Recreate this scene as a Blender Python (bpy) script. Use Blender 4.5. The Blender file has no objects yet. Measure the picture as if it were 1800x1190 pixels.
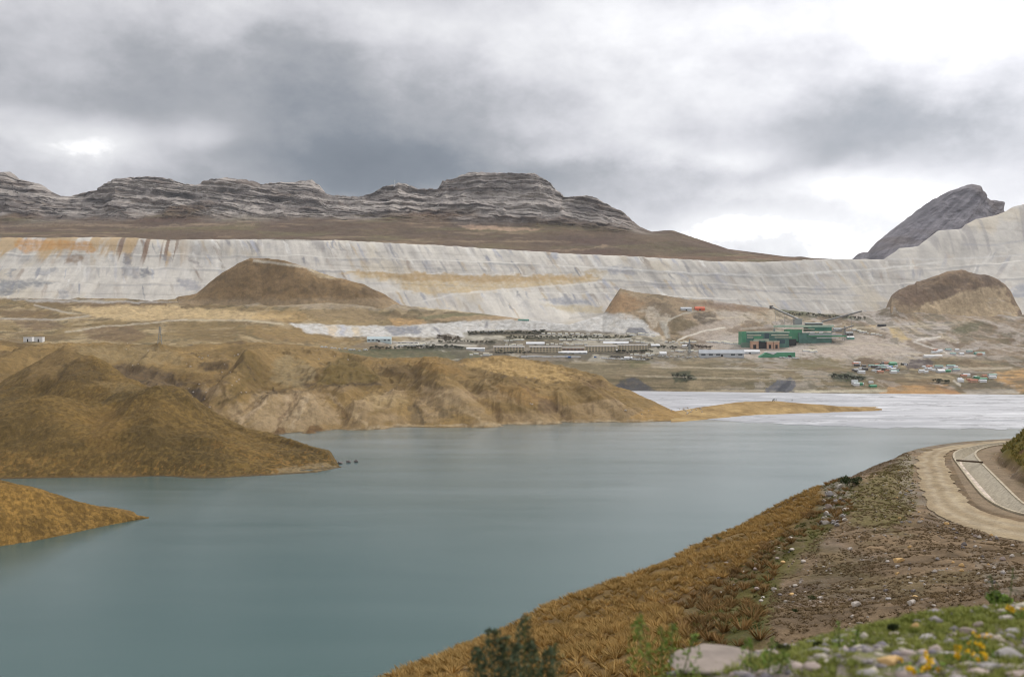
import bpy, bmesh, math, random
import numpy as np
from mathutils import Vector, Matrix
from mathutils.bvhtree import BVHTree
R = math.radians
random.seed(7)
rng = np.random.default_rng(7)
sc = bpy.context.scene
COL = sc.collection

# ------------------------------------------------------------------ camera
F, CX, CY, H = 1729.0, 900.0, 595.0, 120.0      # focal length in photo pixels, image centre, eye height above the lake
cam_d = bpy.data.cameras.new('camera')
cam = bpy.data.objects.new('camera', cam_d)
COL.objects.link(cam)
cam.location = (0, 0, H)
cam.rotation_euler = (R(90), 0, 0)
cam_d.sensor_width = 36
cam_d.lens = F / 1800 * 36
cam_d.clip_start = 0.5
cam_d.clip_end = 60000
cam_d.dof.use_dof = True
cam_d.dof.focus_distance = 900
cam_d.dof.aperture_fstop = 1.2
sc.camera = cam
sc.cycles.use_denoising = True
sc.cycles.filter_width = 1.1
sc.view_settings.view_transform = 'Standard'
sc.view_settings.look = 'None'
sc.view_settings.exposure = 0.30
sc.view_settings.gamma = 1.0

# ------------------------------------------------------------------ node helpers
class NT:
    def __init__(s, tree): s.t = tree; s.n = tree.nodes; s.l = tree.links
    def node(s, typ, **kw):
        n = s.n.new(typ)
        for k, v in kw.items(): setattr(n, k, v)
        return n
    def put(s, sock, v):
        if isinstance(v, bpy.types.NodeSocket): s.l.new(v, sock)
        elif v is not None:
            if hasattr(sock.default_value, '__len__') and isinstance(v, (tuple, list)) and len(v) == 3 and len(sock.default_value) == 4: v = (*v, 1)
            sock.default_value = v
    def m(s, op, a, b=None, c=None, clamp=False):
        n = s.n.new('ShaderNodeMath'); n.operation = op; n.use_clamp = clamp
        s.put(n.inputs[0], a)
        if b is not None: s.put(n.inputs[1], b)
        if c is not None: s.put(n.inputs[2], c)
        return n.outputs[0]
    def vm(s, op, a, b):
        n = s.n.new('ShaderNodeVectorMath'); n.operation = op
        s.put(n.inputs[0], a); s.put(n.inputs[1], b)
        return n.outputs[0]
    def noise(s, vec, scale, detail=5, rough=0.55, dist=0.0):
        n = s.n.new('ShaderNodeTexNoise'); s.put(n.inputs['Vector'], vec)
        n.inputs['Scale'].default_value = scale; n.inputs['Detail'].default_value = detail
        n.inputs['Roughness'].default_value = rough; n.inputs['Distortion'].default_value = dist
        return n.outputs['Fac']
    def ramp(s, fac, stops, interp='LINEAR'):
        n = s.n.new('ShaderNodeValToRGB'); s.put(n.inputs[0], fac)
        cr = n.color_ramp; cr.interpolation = interp
        while len(cr.elements) < len(stops): cr.elements.new(0.5)
        for e, (p, c) in zip(cr.elements, stops):
            e.position = p; e.color = (*c, 1) if isinstance(c, (tuple, list)) else (c, c, c, 1)
        return n.outputs[0]
    def mix(s, fac, a, b, blend='MIX'):
        n = s.n.new('ShaderNodeMix'); n.data_type = 'RGBA'; n.blend_type = blend
        s.put(n.inputs[0], fac); s.put(n.inputs[6], a); s.put(n.inputs[7], b)
        return n.outputs[2]
    def mapr(s, v, a, b, c, d):
        n = s.n.new('ShaderNodeMapRange'); s.put(n.inputs[0], v)
        for i, x in enumerate((a, b, c, d)): n.inputs[i + 1].default_value = x
        return n.outputs[0]
    def sep(s, v):
        n = s.n.new('ShaderNodeSeparateXYZ'); s.put(n.inputs[0], v); return n.outputs
    def comb(s, x, y, z):
        n = s.n.new('ShaderNodeCombineXYZ')
        for i, v in enumerate((x, y, z)): s.put(n.inputs[i], v)
        return n.outputs[0]

# ------------------------------------------------------------------ sky: broken overcast, brightest to the right
SUN_AZ, SUN_EL = R(46), R(43)        # azimuth clockwise from +Y
w = bpy.data.worlds.new('World'); sc.world = w; w.use_nodes = True
w.cycles.sampling_method = 'MANUAL'; w.cycles.sample_map_resolution = 512
T = NT(w.node_tree)
for n in list(T.n): T.n.remove(n)
out = T.node('ShaderNodeOutputWorld'); bg = T.node('ShaderNodeBackground')
T.l.new(bg.outputs[0], out.inputs[0])
tc = T.node('ShaderNodeTexCoord').outputs['Generated']
sx, sy, sz = T.sep(tc)
az0 = T.m('ARCTAN2', sx, sy); el0 = T.m('ARCSINE', sz)
wn = T.noise(T.vm('MULTIPLY', tc, (1, 1, 1.7)), 3.0, 5, 0.55)
wn2 = T.noise(T.vm('ADD', T.vm('MULTIPLY', tc, (1, 1, 1.7)), (5.3, 1.1, 2.2)), 3.4, 5, 0.55)
wf = T.noise(T.vm('ADD', T.vm('MULTIPLY', tc, (1, 1, 1.6)), (1.3, 4.1, 7.2)), 9.0, 8, 0.62)
az = T.m('ADD', az0, T.m('ADD', T.m('MULTIPLY', T.m('SUBTRACT', wn, 0.5), 0.20), T.m('MULTIPLY', T.m('SUBTRACT', wf, 0.5), 0.045)))
el = T.m('ADD', el0, T.m('ADD', T.m('MULTIPLY', T.m('SUBTRACT', wn2, 0.5), 0.10), T.m('MULTIPLY', T.m('SUBTRACT', wf, 0.5), 0.025)))
def azel(px, py):
    a = math.atan((px - CX) / F); return a, math.atan((CY - py) / F * math.cos(a))
BLOBS = [  # px, py, half width, half height, amount
    (60, 110, 420, 50, -.02), (330, 60, 330, 45, -.04), (560, 190, 330, 75, -.19), (330, 150, 260, 50, -.08),
    (610, 265, 190, 65, -.22), (760, 300, 220, 45, -.10), (900, 180, 170, 60, -.09),
    (600, 300, 300, 40, -.17),
    (60, 225, 120, 30, .22), (235, 238, 100, 34, .30), (370, 225, 40, 28, .18), (120, 290, 130, 30, .06), (420, 285, 90, 14, .08),
    (250, 10, 500, 40, .10), (800, 50, 320, 50, .07), (1000, 120, 200, 50, .03),
    (1140, 130, 110, 90, .07), (1080, 215, 120, 30, .10), (1000, 275, 120, 20, .14),
    (1600, 30, 330, 80, .20), (1230, 190, 90, 70, .09), (1330, 420, 180, 48, .42), (1480, 330, 280, 26, .22), (1260, 270, 110, 24, .25),
    (1200, 365, 130, 32, -.16), (1050, 340, 180, 28, -.05), (1250, 310, 110, 22, -.08),
    (1460, 215, 200, 50, -.13), (1690, 195, 220, 40, -.09), (1420, 270, 90, 30, -.10), (1580, 250, 110, 30, -.08), (1800, 300, 50, 26, -.2), (1750, 110, 150, 26, -.06),
    (1620, 310, 220, 34, .22), (1760, 430, 180, 60, .35)]
acc = None
for (bx, by, rx, ry, amp) in BLOBS:
    a, e = azel(bx, by)
    u = T.m('MULTIPLY', T.m('SUBTRACT', az, a), F / rx)
    v = T.m('MULTIPLY', T.m('SUBTRACT', el, e), F / ry)
    q = T.m('ADD', T.m('MULTIPLY', u, u), T.m('MULTIPLY', v, v))
    g = T.m('MULTIPLY', T.m('EXPONENT', T.m('MULTIPLY', q, -0.75)), amp * (.85 if amp > 0 else .8))
    acc = g if acc is None else T.m('ADD', acc, g)
fine = T.m('ADD', T.m('MULTIPLY', T.m('SUBTRACT', wf, 0.5), 0.56), T.m('MULTIPLY', T.m('SUBTRACT', wn, 0.5), 0.22))
tt = T.m('ADD', T.m('ADD', acc, 0.585), fine)
cloud = T.ramp(tt, [(0.0, (.15, .172, .20)), (0.22, (.205, .230, .262)), (0.45, (.38, .39, .415)), (0.62, (.60, .60, .63)), (0.82, (.84, .84, .855)), (1.0, (1.9, 1.88, 1.84))], 'LINEAR')
# overcast sky grows brighter towards the zenith (above the frame) and around the veiled sun
up = T.m('POWER', T.mapr(el0, 0.36, 1.2, 0.0, 1.0), 1.0)
sd = (math.sin(SUN_AZ) * math.cos(SUN_EL), math.cos(SUN_AZ) * math.cos(SUN_EL), math.sin(SUN_EL))
vd = T.node('ShaderNodeVectorMath', operation='DOT_PRODUCT'); T.l.new(tc, vd.inputs[0]); vd.inputs[1].default_value = sd
glow = T.m('POWER', T.m('MAXIMUM', vd.outputs['Value'], 0.0), 7.0)
gain = T.m('ADD', 0.86, T.m('ADD', T.m('MULTIPLY', up, 0.55), T.m('MULTIPLY', glow, 1.6)))
cl = T.vm('MULTIPLY', cloud, T.comb(gain, gain, gain))
sky = T.node('ShaderNodeTexSky', sky_type='NISHITA', sun_disc=False, sun_elevation=SUN_EL, sun_rotation=SUN_AZ, altitude=4000)
base = T.mix(0.96, sky.outputs[0], T.vm('MULTIPLY', cl, (10, 10, 10)))
T.l.new(base, bg.inputs[0]); bg.inputs[1].default_value = 0.1

sun_d = bpy.data.lights.new('sun', 'SUN'); sun = bpy.data.objects.new('sun', sun_d); COL.objects.link(sun)
sun_d.energy = 1.5; sun_d.angle = R(10); sun_d.color = (1, .95, .88)
sun.rotation_euler = Vector(sd).to_track_quat('Z', 'Y').to_euler()
sun.location = (600, 900, 2500)

# ------------------------------------------------------------------ numpy noise
def _hash(ix, iy, iz, seed):
    h = (ix.astype(np.int64) * 374761393 + iy.astype(np.int64) * 668265263 + iz.astype(np.int64) * 2147483647 + seed * 974634777) & 0xFFFFFFFF
    h = ((h ^ (h >> 13)) * 1274126177) & 0xFFFFFFFF
    h = ((h ^ (h >> 16)) * 2246822519) & 0xFFFFFFFF
    return ((h ^ (h >> 15)) & 0xFFFFFF) / float(0xFFFFFF)
def vn(x, y, z=None, seed=0):
    x = np.asarray(x, float); y = np.asarray(y, float) + 0 * x
    x0 = np.floor(x); y0 = np.floor(y); fx = x - x0; fy = y - y0
    fx = fx * fx * fx * (fx * (fx * 6 - 15) + 10); fy = fy * fy * fy * (fy * (fy * 6 - 15) + 10)
    if z is None:
        o = np.zeros_like(x0)
        c = [_hash(x0 + i, y0 + j, o, seed) for j in (0, 1) for i in (0, 1)]
        return ((c[0] * (1 - fx) + c[1] * fx) * (1 - fy) + (c[2] * (1 - fx) + c[3] * fx) * fy) * 2 - 1
    z = np.asarray(z, float) + 0 * x
    z0 = np.floor(z); fz = z - z0; fz = fz * fz * (3 - 2 * fz)
    r = []
    for k in (0, 1):
        c = [_hash(x0 + i, y0 + j, z0 + k, seed) for j in (0, 1) for i in (0, 1)]
        r.append((c[0] * (1 - fx) + c[1] * fx) * (1 - fy) + (c[2] * (1 - fx) + c[3] * fx) * fy)
    return (r[0] * (1 - fz) + r[1] * fz) * 2 - 1
def fbm(x, y, z=None, o=5, seed=0, gain=.5, ridged=False):
    a, s, t = 1., 0., 0.
    for i in range(o):
        n = vn(x, y, z, seed + i * 17)
        if ridged: n = 1 - 2 * np.abs(n)
        s = s + a * n; t += a; a *= gain
        x = x * 2.03 + 11.7; y = y * 2.03 - 5.1
        if z is not None: z = z * 2.03 + 3.3
    return s / t
def sstep(a, b, x):
    t = np.clip((x - a) / (b - a), 0, 1); return t * t * (3 - 2 * t)

# ------------------------------------------------------------------ geometry helpers
def P(px, py, d): return np.array(((px - CX) / F * d, d, H + (CY - py) / F * d))
def dwater(py, z=0.0): return (H - z) * F / (py - CY)
def proj(V):
    return CX + F * V[..., 0] / V[..., 1], CY - F * (V[..., 2] - H) / V[..., 1]
def pchip(Y, ts):
    """Y: (rows, cols); monotone cubic through the rows, sampled at ts (row units)"""
    D = np.diff(Y, axis=0)
    M = np.zeros_like(Y)
    same = D[:-1] * D[1:] > 0
    M[1:-1] = np.where(same, 2 * D[:-1] * D[1:] / np.where(same, D[:-1] + D[1:], 1), 0)
    M[0] = D[0]; M[-1] = D[-1]
    i = np.clip(ts.astype(int), 0, len(Y) - 2); t = (ts - i)[:, None]
    h00 = 2 * t**3 - 3 * t**2 + 1; h10 = t**3 - 2 * t**2 + t; h01 = -2 * t**3 + 3 * t**2; h11 = t**3 - t**2
    return h00 * Y[i] + h10 * M[i] + h01 * Y[i + 1] + h11 * M[i + 1]
BVH = []
def grid_mesh(name, V, colors, mat, kind='structure', keep=None, bvh=True):
    ny, nx = V.shape[:2]
    me = bpy.data.meshes.new(name)
    idx = np.arange(ny * nx).reshape(ny, nx)
    q = np.stack([idx[:-1, :-1], idx[:-1, 1:], idx[1:, 1:], idx[1:, :-1]], -1).reshape(-1, 4)
    if keep is not None:
        q = q[keep.reshape(-1)[q].all(1)]
    me.vertices.add(ny * nx); me.vertices.foreach_set('co', V.astype(np.float32).ravel())
    me.loops.add(len(q) * 4); me.loops.foreach_set('vertex_index', q.astype(np.int32).ravel())
    me.polygons.add(len(q)); me.polygons.foreach_set('loop_start', np.arange(0, len(q) * 4, 4, dtype=np.int32))
    me.polygons.foreach_set('use_smooth', np.ones(len(q), bool))
    me.update(); me.validate()
    if colors is not None:
        lum = colors @ np.array((.3, .55, .15)); k_ = {'waste_rock_dump': (1.0, .95), 'mud_flat': (1, .9), 'rock_ridge': (1.0, 1.02), 'rock_peak': (1.0, 1.02), 'road': (1.0, .68), 'hill': (.9, .95), 'hills': (1.0, .86), 'headland': (1.0, .88), 'sand_spit': (1, .84), 'hillside': (1.0, .88)}.get(name, (.95, .88))
        colors = (colors * k_[0] + lum[..., None] * (1 - k_[0])) * k_[1]
        at = me.color_attributes.new('Col', 'FLOAT_COLOR', 'POINT')
        c4 = np.ones((ny * nx, 4), np.float32); c4[:, :3] = np.clip(colors.reshape(-1, 3), 0, 1)
        at.data.foreach_set('color', c4.ravel())
    o = bpy.data.objects.new(name, me); COL.objects.link(o)
    if mat: me.materials.append(mat)
    if kind: o['kind'] = kind
    if bvh:
        BVH.append(BVHTree.FromPolygons(V.reshape(-1, 3).tolist(), q.tolist()))
    return o
def row_at(row, px):
    a = np.array(row, float); return np.interp(px, a[:, 0], a[:, 1]), np.interp(px, a[:, 0], a[:, 2])
def sheet(rows, px0, px1, nx, subs):
    px = np.linspace(px0, px1, nx)
    Y = []; D = []
    for r in rows:
        y, d = row_at(r, px); Y.append(y); D.append(d)
    Y = np.array(Y); D = np.array(D)
    ts = np.concatenate([np.linspace(i, i + 1, n, endpoint=False) for i, n in enumerate(subs)] + [[len(rows) - 1 - 1e-9]])
    YY = pchip(Y, ts); DD = pchip(D, ts)
    V = np.zeros((len(ts), nx, 3))
    V[..., 0] = (px[None] - CX) / F * DD; V[..., 1] = DD; V[..., 2] = H + (CY - YY) / F * DD
    return V, ts
def zrow(row, z):          # a row given as (px, py) on the level z
    return [(a, b, dwater(b, z)) for a, b in row]
def backrow(row, dd, z):   # behind a crest, down to level z
    return [(a, CY + (H - z) / (d + dd) * F, d + dd) for a, b, d in row]
def C(r, g, b):            # sRGB 0-255 to linear
    f = lambda v: (v / 255 / 12.92) if v / 255 <= .04045 else ((v / 255 + .055) / 1.055) ** 2.4
    return np.array((f(r), f(g), f(b)))
def paint(col, V, poly, rgb, alpha=1., soft=2., edge=3., seed=1, esc=14., tex=None):
    """soft-edged patch of ground colour, outline roughened by noise"""
    px, py = proj(V)
    poly = np.array(poly, float)
    mar = soft + edge + 2
    m = (px > poly[:, 0].min() - mar) & (px < poly[:, 0].max() + mar) & (py > poly[:, 1].min() - mar) & (py < poly[:, 1].max() + mar)
    if not m.any(): return
    x = px[m]; y = py[m]
    n1 = fbm(x / esc, y / esc * 1.6, o=4, seed=seed); n2 = fbm(x / esc + 31, y / esc * 1.6 + 7, o=4, seed=seed + 5)
    n3 = fbm(x / 3.2, y / 2.2, o=3, seed=seed + 9); n4 = fbm(x / 3.2 + 50, y / 2.2, o=3, seed=seed + 11)
    sc_ = min(1.0, edge / 3.0)
    n5 = fbm(x / 5, y / 3, o=4, seed=seed + 13)
    x = x + n1 * edge * 2.6 + n3 * edge * .9; y = y + n2 * edge * 1.3 + n4 * edge * .5
    inside = np.zeros(len(x), bool); dist = np.full(len(x), 1e9)
    for i in range(len(poly)):
        x1, y1 = poly[i]; x2, y2 = poly[(i + 1) % len(poly)]
        c = ((y1 > y) != (y2 > y))
        with np.errstate(divide='ignore', invalid='ignore'):
            xi = (x2 - x1) * (y - y1) / (y2 - y1) + x1
        inside ^= c & (x < xi)
        L2 = (x2 - x1) ** 2 + (y2 - y1) ** 2 + 1e-9
        t = np.clip(((x - x1) * (x2 - x1) + (y - y1) * (y2 - y1)) / L2, 0, 1)
        dist = np.minimum(dist, np.hypot(x - x1 - t * (x2 - x1), y - y1 - t * (y2 - y1)))
    sd_ = np.where(inside, dist, -dist)
    a = sstep(-soft, soft, sd_) * alpha * np.clip(.86 + .55 * n5 * sc_, .25, 1)
    if tex is not None: a = a * np.clip(tex[m], 0, 1)
    col[m] = col[m] * (1 - a[:, None]) + np.asarray(rgb) * a[:, None]
def line_poly(pts, wd):
    """a thin band along a polyline (tracks, benches)"""
    p = np.array(pts, float); up = []; dn = []
    for i in range(len(p)):
        a = p[max(i - 1, 0)]; b = p[min(i + 1, len(p) - 1)]
        t = (b - a) / (np.linalg.norm(b - a) + 1e-9); n = np.array((-t[1], t[0])) * wd / 2
        up.append(p[i] + n); dn.append(p[i] - n)
    return up + dn[::-1]
def mound(V, px, py, d, rx, ry, h):
    c = P(px, py, d); r2 = ((V[..., 0] - c[0]) / rx) ** 2 + ((V[..., 1] - c[1]) / ry) ** 2
    V[..., 2] += h * np.maximum(0, 1 - np.sqrt(r2)) ** 1.3
def ridges(V, lines, rows, mask=1.0):
    """raise (or cut) the sheet along lines drawn over it; each line: points, half width, height"""
    px, py = proj(V); a, b = rows; Vs = V.copy()
    add = np.zeros(V.shape[:2])
    for pts, wd, h in lines:
        q = []
        for x, y in pts:
            k = np.argmin(((px[a:b] - x) ** 2 + (py[a:b] - y) ** 2)); i, j = np.unravel_index(k, px[a:b].shape); q.append(Vs[a + i, j, :2])
        X = V[..., 0]; Y = V[..., 1]; best = np.full(X.shape, 1e9); tt = np.zeros(X.shape)
        nseg = len(q) - 1
        for i in range(nseg):
            (x1, y1), (x2, y2) = q[i], q[i + 1]; dx, dy_ = x2 - x1, y2 - y1; L2 = dx * dx + dy_ * dy_ + 1e-9
            t = np.clip(((X - x1) * dx + (Y - y1) * dy_) / L2, 0, 1); d = np.hypot(X - x1 - t * dx, Y - y1 - t * dy_)
            m_ = d < best; best = np.where(m_, d, best); tt = np.where(m_, (i + t) / nseg, tt)
        wv = wd * (1 + .35 * fbm(X / (wd * 1.5), Y / (wd * 1.5), o=3, seed=7))
        add += h * np.maximum(0, 1 - (best / (wv * 1.25)) ** 2) ** 1.7 * (.55 + .45 * np.sin(np.clip(tt, 0, 1) * math.pi))
    V[..., 2] += add * mask
def over0(c, m_, rgb): return c * (1 - m_[..., None]) + rgb * m_[..., None]
def tint(V, a, b, n): return a[None, None] * (1 - n[..., None]) + b[None, None] * n[..., None]

# ------------------------------------------------------------------ materials
def ground_mat(name, s1, s2, amt=.35, bump=.4, bdist=1.0, rough=.95, stretch=(1, 1, 1)):
    m = bpy.data.materials.new(name); m.use_nodes = True; t = NT(m.node_tree)
    b = m.node_tree.nodes['Principled BSDF']; b.inputs['Roughness'].default_value = rough
    b.inputs['Specular IOR Level'].default_value = 0.15
    at = t.node('ShaderNodeAttribute', attribute_name='Col')
    pos = t.vm('MULTIPLY', t.node('ShaderNodeNewGeometry').outputs['Position'], stretch)
    n1 = t.noise(pos, s1, 6, .65); n2 = t.noise(pos, s2, 5, .7)
    nn = t.m('ADD', t.m('MULTIPLY', n1, .5), t.m('MULTIPLY', n2, .5))
    k = t.mapr(nn, .3, .7, 1 - amt, 1 + amt)
    t.l.new(t.vm('MULTIPLY', at.outputs['Color'], t.comb(k, k, k)), b.inputs['Base Color'])
    bp = t.node('ShaderNodeBump'); bp.inputs['Strength'].default_value = bump; bp.inputs['Distance'].default_value = bdist
    t.l.new(nn, bp.inputs['Height']); t.l.new(bp.outputs[0], b.inputs['Normal'])
    return m
def mat(name, rgb, rough=.7, var=.12, scale=1.0, metal=0., spec=.3):
    m = bpy.data.materials.new(name); m.use_nodes = True; t = NT(m.node_tree)
    b = m.node_tree.nodes['Principled BSDF']; b.inputs['Roughness'].default_value = rough
    b.inputs['Metallic'].default_value = metal; b.inputs['Specular IOR Level'].default_value = spec
    n = t.noise(t.node('ShaderNodeNewGeometry').outputs['Position'], scale, 4, .6)
    k = t.mapr(n, .3, .7, 1 - var, 1 + var)
    t.l.new(t.vm('MULTIPLY', tuple(float(v) for v in rgb), t.comb(k, k, k)), b.inputs['Base Color'])
    return m
M_rock = ground_mat('rock_face', .035, .2, .45, .8, 8)
M_dump = ground_mat('waste_rock', .05, .35, .16, .5, 2.5)
M_far = ground_mat('far_grassland', .06, .40, .50, .7, 4)
M_mid = ground_mat('dry_hill', .10, .7, .50, .8, 3)
M_tus = ground_mat('tussock_hill', .4, 1.6, .42, .9, 1.2)
M_near = ground_mat('near_slope', .8, 5.0, .45, .9, .25)

# ================================================================== SETTING
me = bpy.data.meshes.new('ground')
me.from_pydata([(-20000, -8000, -8), (20000, -8000, -8), (20000, 26000, -8), (-20000, 26000, -8)], [], [(0, 1, 2, 3)])
g = bpy.data.objects.new('ground', me); COL.objects.link(g); g['kind'] = 'structure'
me.materials.append(mat('ground_earth', (.12, .10, .07), .9, .3, .01))

# ---- lake
me = bpy.data.meshes.new('lake')
me.from_pydata([(-3500, -600, 0), (3500, -600, 0), (3500, 2500, 0), (-3500, 2500, 0)], [], [(0, 1, 2, 3)])
lake = bpy.data.objects.new('lake', me); COL.objects.link(lake); lake['kind'] = 'structure'
m = bpy.data.materials.new('lake_water'); m.use_nodes = True; t = NT(m.node_tree)
b = m.node_tree.nodes['Principled BSDF']
pos = t.node('ShaderNodeNewGeometry').outputs['Position']
big = t.noise(t.vm('MULTIPLY', pos, (.35, 1, 1)), .006, 4, .6, .8)
band = t.noise(t.vm('MULTIPLY', pos, (.16, 1, 1)), .02, 3, .6, 1.0)
colr = t.mix(t.mapr(big, .35, .65, 0, 1), (.027, .078, .072), (.032, .086, .079))
r1 = t.noise(t.vm('MULTIPLY', pos, (.8, 1.3, 1)), .55, 3, .6)
r2 = t.noise(t.vm('MULTIPLY', pos, (.6, 1, 1)), .12, 3, .6)
bp = t.node('ShaderNodeBump'); bp.inputs['Strength'].default_value = .30; bp.inputs['Distance'].default_value = .06
t.l.new(t.m('ADD', r1, t.m('MULTIPLY', r2, 2.0)), bp.inputs['Height'])
df = t.node('ShaderNodeBsdfDiffuse'); t.l.new(colr, df.inputs['Color'])
gl = t.node('ShaderNodeBsdfGlossy'); gl.inputs['Color'].default_value = (1, 1, 1, 1); t.l.new(t.mapr(band, .3, .7, .20, .25), gl.inputs['Roughness']); t.l.new(bp.outputs[0], gl.inputs['Normal'])
fr_ = t.node('ShaderNodeFresnel'); fr_.inputs['IOR'].default_value = 1.36
mx = t.node('ShaderNodeMixShader'); t.l.new(t.m('MULTIPLY', fr_.outputs[0], t.mapr(big, .3, .7, .92, 1.05)), mx.inputs[0]); t.l.new(df.outputs[0], mx.inputs[1]); t.l.new(gl.outputs[0], mx.inputs[2])
m.node_tree.nodes.remove(b); t.l.new(mx.outputs[0], [q for q in m.node_tree.nodes if q.type == 'OUTPUT_MATERIAL'][0].inputs[0])
me.materials.append(m)

# ---- rocky ridge
DT = [(-300, 416), (0, 418), (110, 418), (200, 417), (300, 422), (400, 421), (500, 421), (600, 423), (700, 428), (800, 433), (900, 440), (1000, 446),
      (1050, 448), (1150, 453), (1250, 459), (1330, 461), (1400, 458), (1450, 456), (1554, 456), (1581, 437), (1614, 433), (1648, 406),
      (1689, 403), (1697, 395), (1717, 385), (1753, 378), (1767, 372), (1780, 364), (1800, 360), (1900, 350), (2100, 345)]
CREST = [(-300, 330), (-120, 300), (0, 303), (18, 303), (35, 315), (60, 322), (75, 325), (85, 333), (100, 342), (125, 347), (150, 338), (165, 335),
         (180, 335), (190, 322), (205, 316), (240, 311), (270, 312), (300, 315), (320, 322), (345, 326), (360, 322), (375, 317), (400, 313),
         (420, 315), (445, 318), (455, 323), (480, 322), (520, 320), (548, 317), (560, 325), (575, 342), (600, 345), (635, 347), (655, 340),
         (670, 332), (690, 325), (700, 322), (715, 325), (740, 333), (770, 332), (778, 318), (800, 313), (825, 304), (850, 303), (900, 306),
         (940, 305), (950, 312), (965, 320), (975, 333), (990, 345), (1010, 348), (1030, 345), (1050, 350), (1070, 362), (1095, 373),
         (1110, 388), (1125, 400), (1145, 408), (1185, 407), (1200, 412), (1240, 425), (1280, 438), (1350, 447), (1380, 451), (1430, 454), (1500, 457), (1600, 465)]
cd = lambda x: np.interp(x, [-300, 825, 1100, 1200, 1400, 1600], [5300, 5050, 4750, 4550, 4250, 4200])
cr3 = [(a, b, float(cd(a))) for a, b in CREST]
foot = [(-300, 400, 4700), (0, 392, 4650), (200, 390, 4650), (450, 388, 4600), (640, 387, 4600), (800, 394, 4550), (950, 400, 4500), (1050, 405, 4450),
        (1110, 412, 4400), (1200, 425, 4300), (1280, 445, 4150), (1400, 457, 4080), (1600, 470, 4050)]
low = [(a, b + 30, 3760) for a, b in DT if a < 1500] + [(1600, 490, 3800)]
mid = [(a, (np.interp(a, *np.array(foot)[:, :2].T) * .45 + b * .55), float(cd(a)) * .6 + .4 * np.interp(a, np.array(foot)[:, 0], np.array(foot)[:, 2])) for a, b in CREST]
V, ts = sheet([low, foot, mid, cr3, backrow(cr3, 700, 300)], -300, 1590, 1500, [60, 80, 80, 20])
x, y, z = V[..., 0], V[..., 1], V[..., 2]
hi = sstep(.8, 1.4, ts)[:, None] * sstep(1180, 1050, proj(V)[0])     # cliff zone
tilt = 0.10 * x + 40 * fbm(x / 900, y / 900, o=3, seed=3) + np.where(x > 300, (x - 300) * .14, 0)
st = (z + tilt) / 20.0
sn = fbm(st * 1.0, x / 600, o=3, seed=21, gain=.7)
butt = fbm(x / 160, y / 160, z / 300, o=5, seed=9, ridged=True)
gul = fbm(x / 60, z / 160, y / 200, o=4, seed=19)
dy = hi * (-70 * butt - 32 * sn - 22 * gul)
fade = sstep(3.0, 2.8, ts)[:, None]
V[..., 1] += dy * fade
V[..., 0] += hi * 14 * fbm(x / 70, z / 50, y / 100, o=3, seed=33) * fade
V[..., 2] += (hi * 9 * fbm(x / 45, y / 60, o=4, seed=13) * sstep(2.9, 2.4, ts)[:, None] + (1 - hi) * 12 * fbm(x / 180, y / 180, o=5, seed=14)) * fade
V[..., 2] += hi * (fbm(x / 22, x / 31, o=3, seed=73) * 7) * sstep(2.5, 2.95, ts)[:, None] * (ts < 3.3)[:, None]
x, y, z = V[..., 0], V[..., 1], V[..., 2]
c_lo = tint(V, C(86, 70, 56), C(110, 92, 70), np.clip(.5 + .8 * fbm(x / 200, y / 120, o=5, seed=40), 0, 1))
rk = np.clip(.5 + 1.5 * fbm(st * 1.3, x / 400, z / 700, o=3, seed=22, gain=.8) + .5 * fbm(x / 50, z / 30, o=4, seed=41), 0, 1)
c_hi = tint(V, C(104, 96, 90), C(172, 163, 154), rk)
gz = fbm(x / 320, z / 34, y / 400, o=5, seed=45, gain=.6)
c_lo = over0(c_lo, sstep(.05, .4, gz) * .6, C(112, 104, 70)); c_lo = over0(c_lo, sstep(.1, .45, -gz) * .6, C(92, 70, 58)); c_lo = over0(c_lo, sstep(.3, .5, fbm(x / 200, z / 18, o=4, seed=46)) * .5, C(150, 130, 104))
rockmask = hi * sstep(-.35, .15, fbm(x / 260, z / 90, o=4, seed=44) + .9 * (ts[:, None] - 1.25))
col = c_lo * (1 - rockmask[..., None]) + c_hi * rockmask[..., None]
led = hi * sstep(.25, .5, fbm(st * .8, x / 300, o=3, seed=52)) * .75
col = col * (1 - led[..., None]) + C(92, 78, 66) * led[..., None]
paint(col, V, [(805, 396), (850, 397), (950, 402), (940, 407), (830, 404)], C(178, 150, 125), .85, 2, 3)
paint(col, V, [(1040, 437), (1060, 430), (1075, 433), (1000, 443), (960, 440)], C(165, 142, 115), .6, 1.5, 2)
paint(col, V, line_poly([(0, 398), (60, 396), (140, 394), (240, 400), (350, 396), (450, 395)], 3), C(140, 122, 100), .7, 1.5, 3)
paint(col, V, line_poly([(1040, 450), (1200, 455), (1330, 452), (1400, 455)], 5), C(120, 92, 70), .7, 2, 2)
ridge = grid_mesh('rock_ridge', V, col, M_rock)

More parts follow.
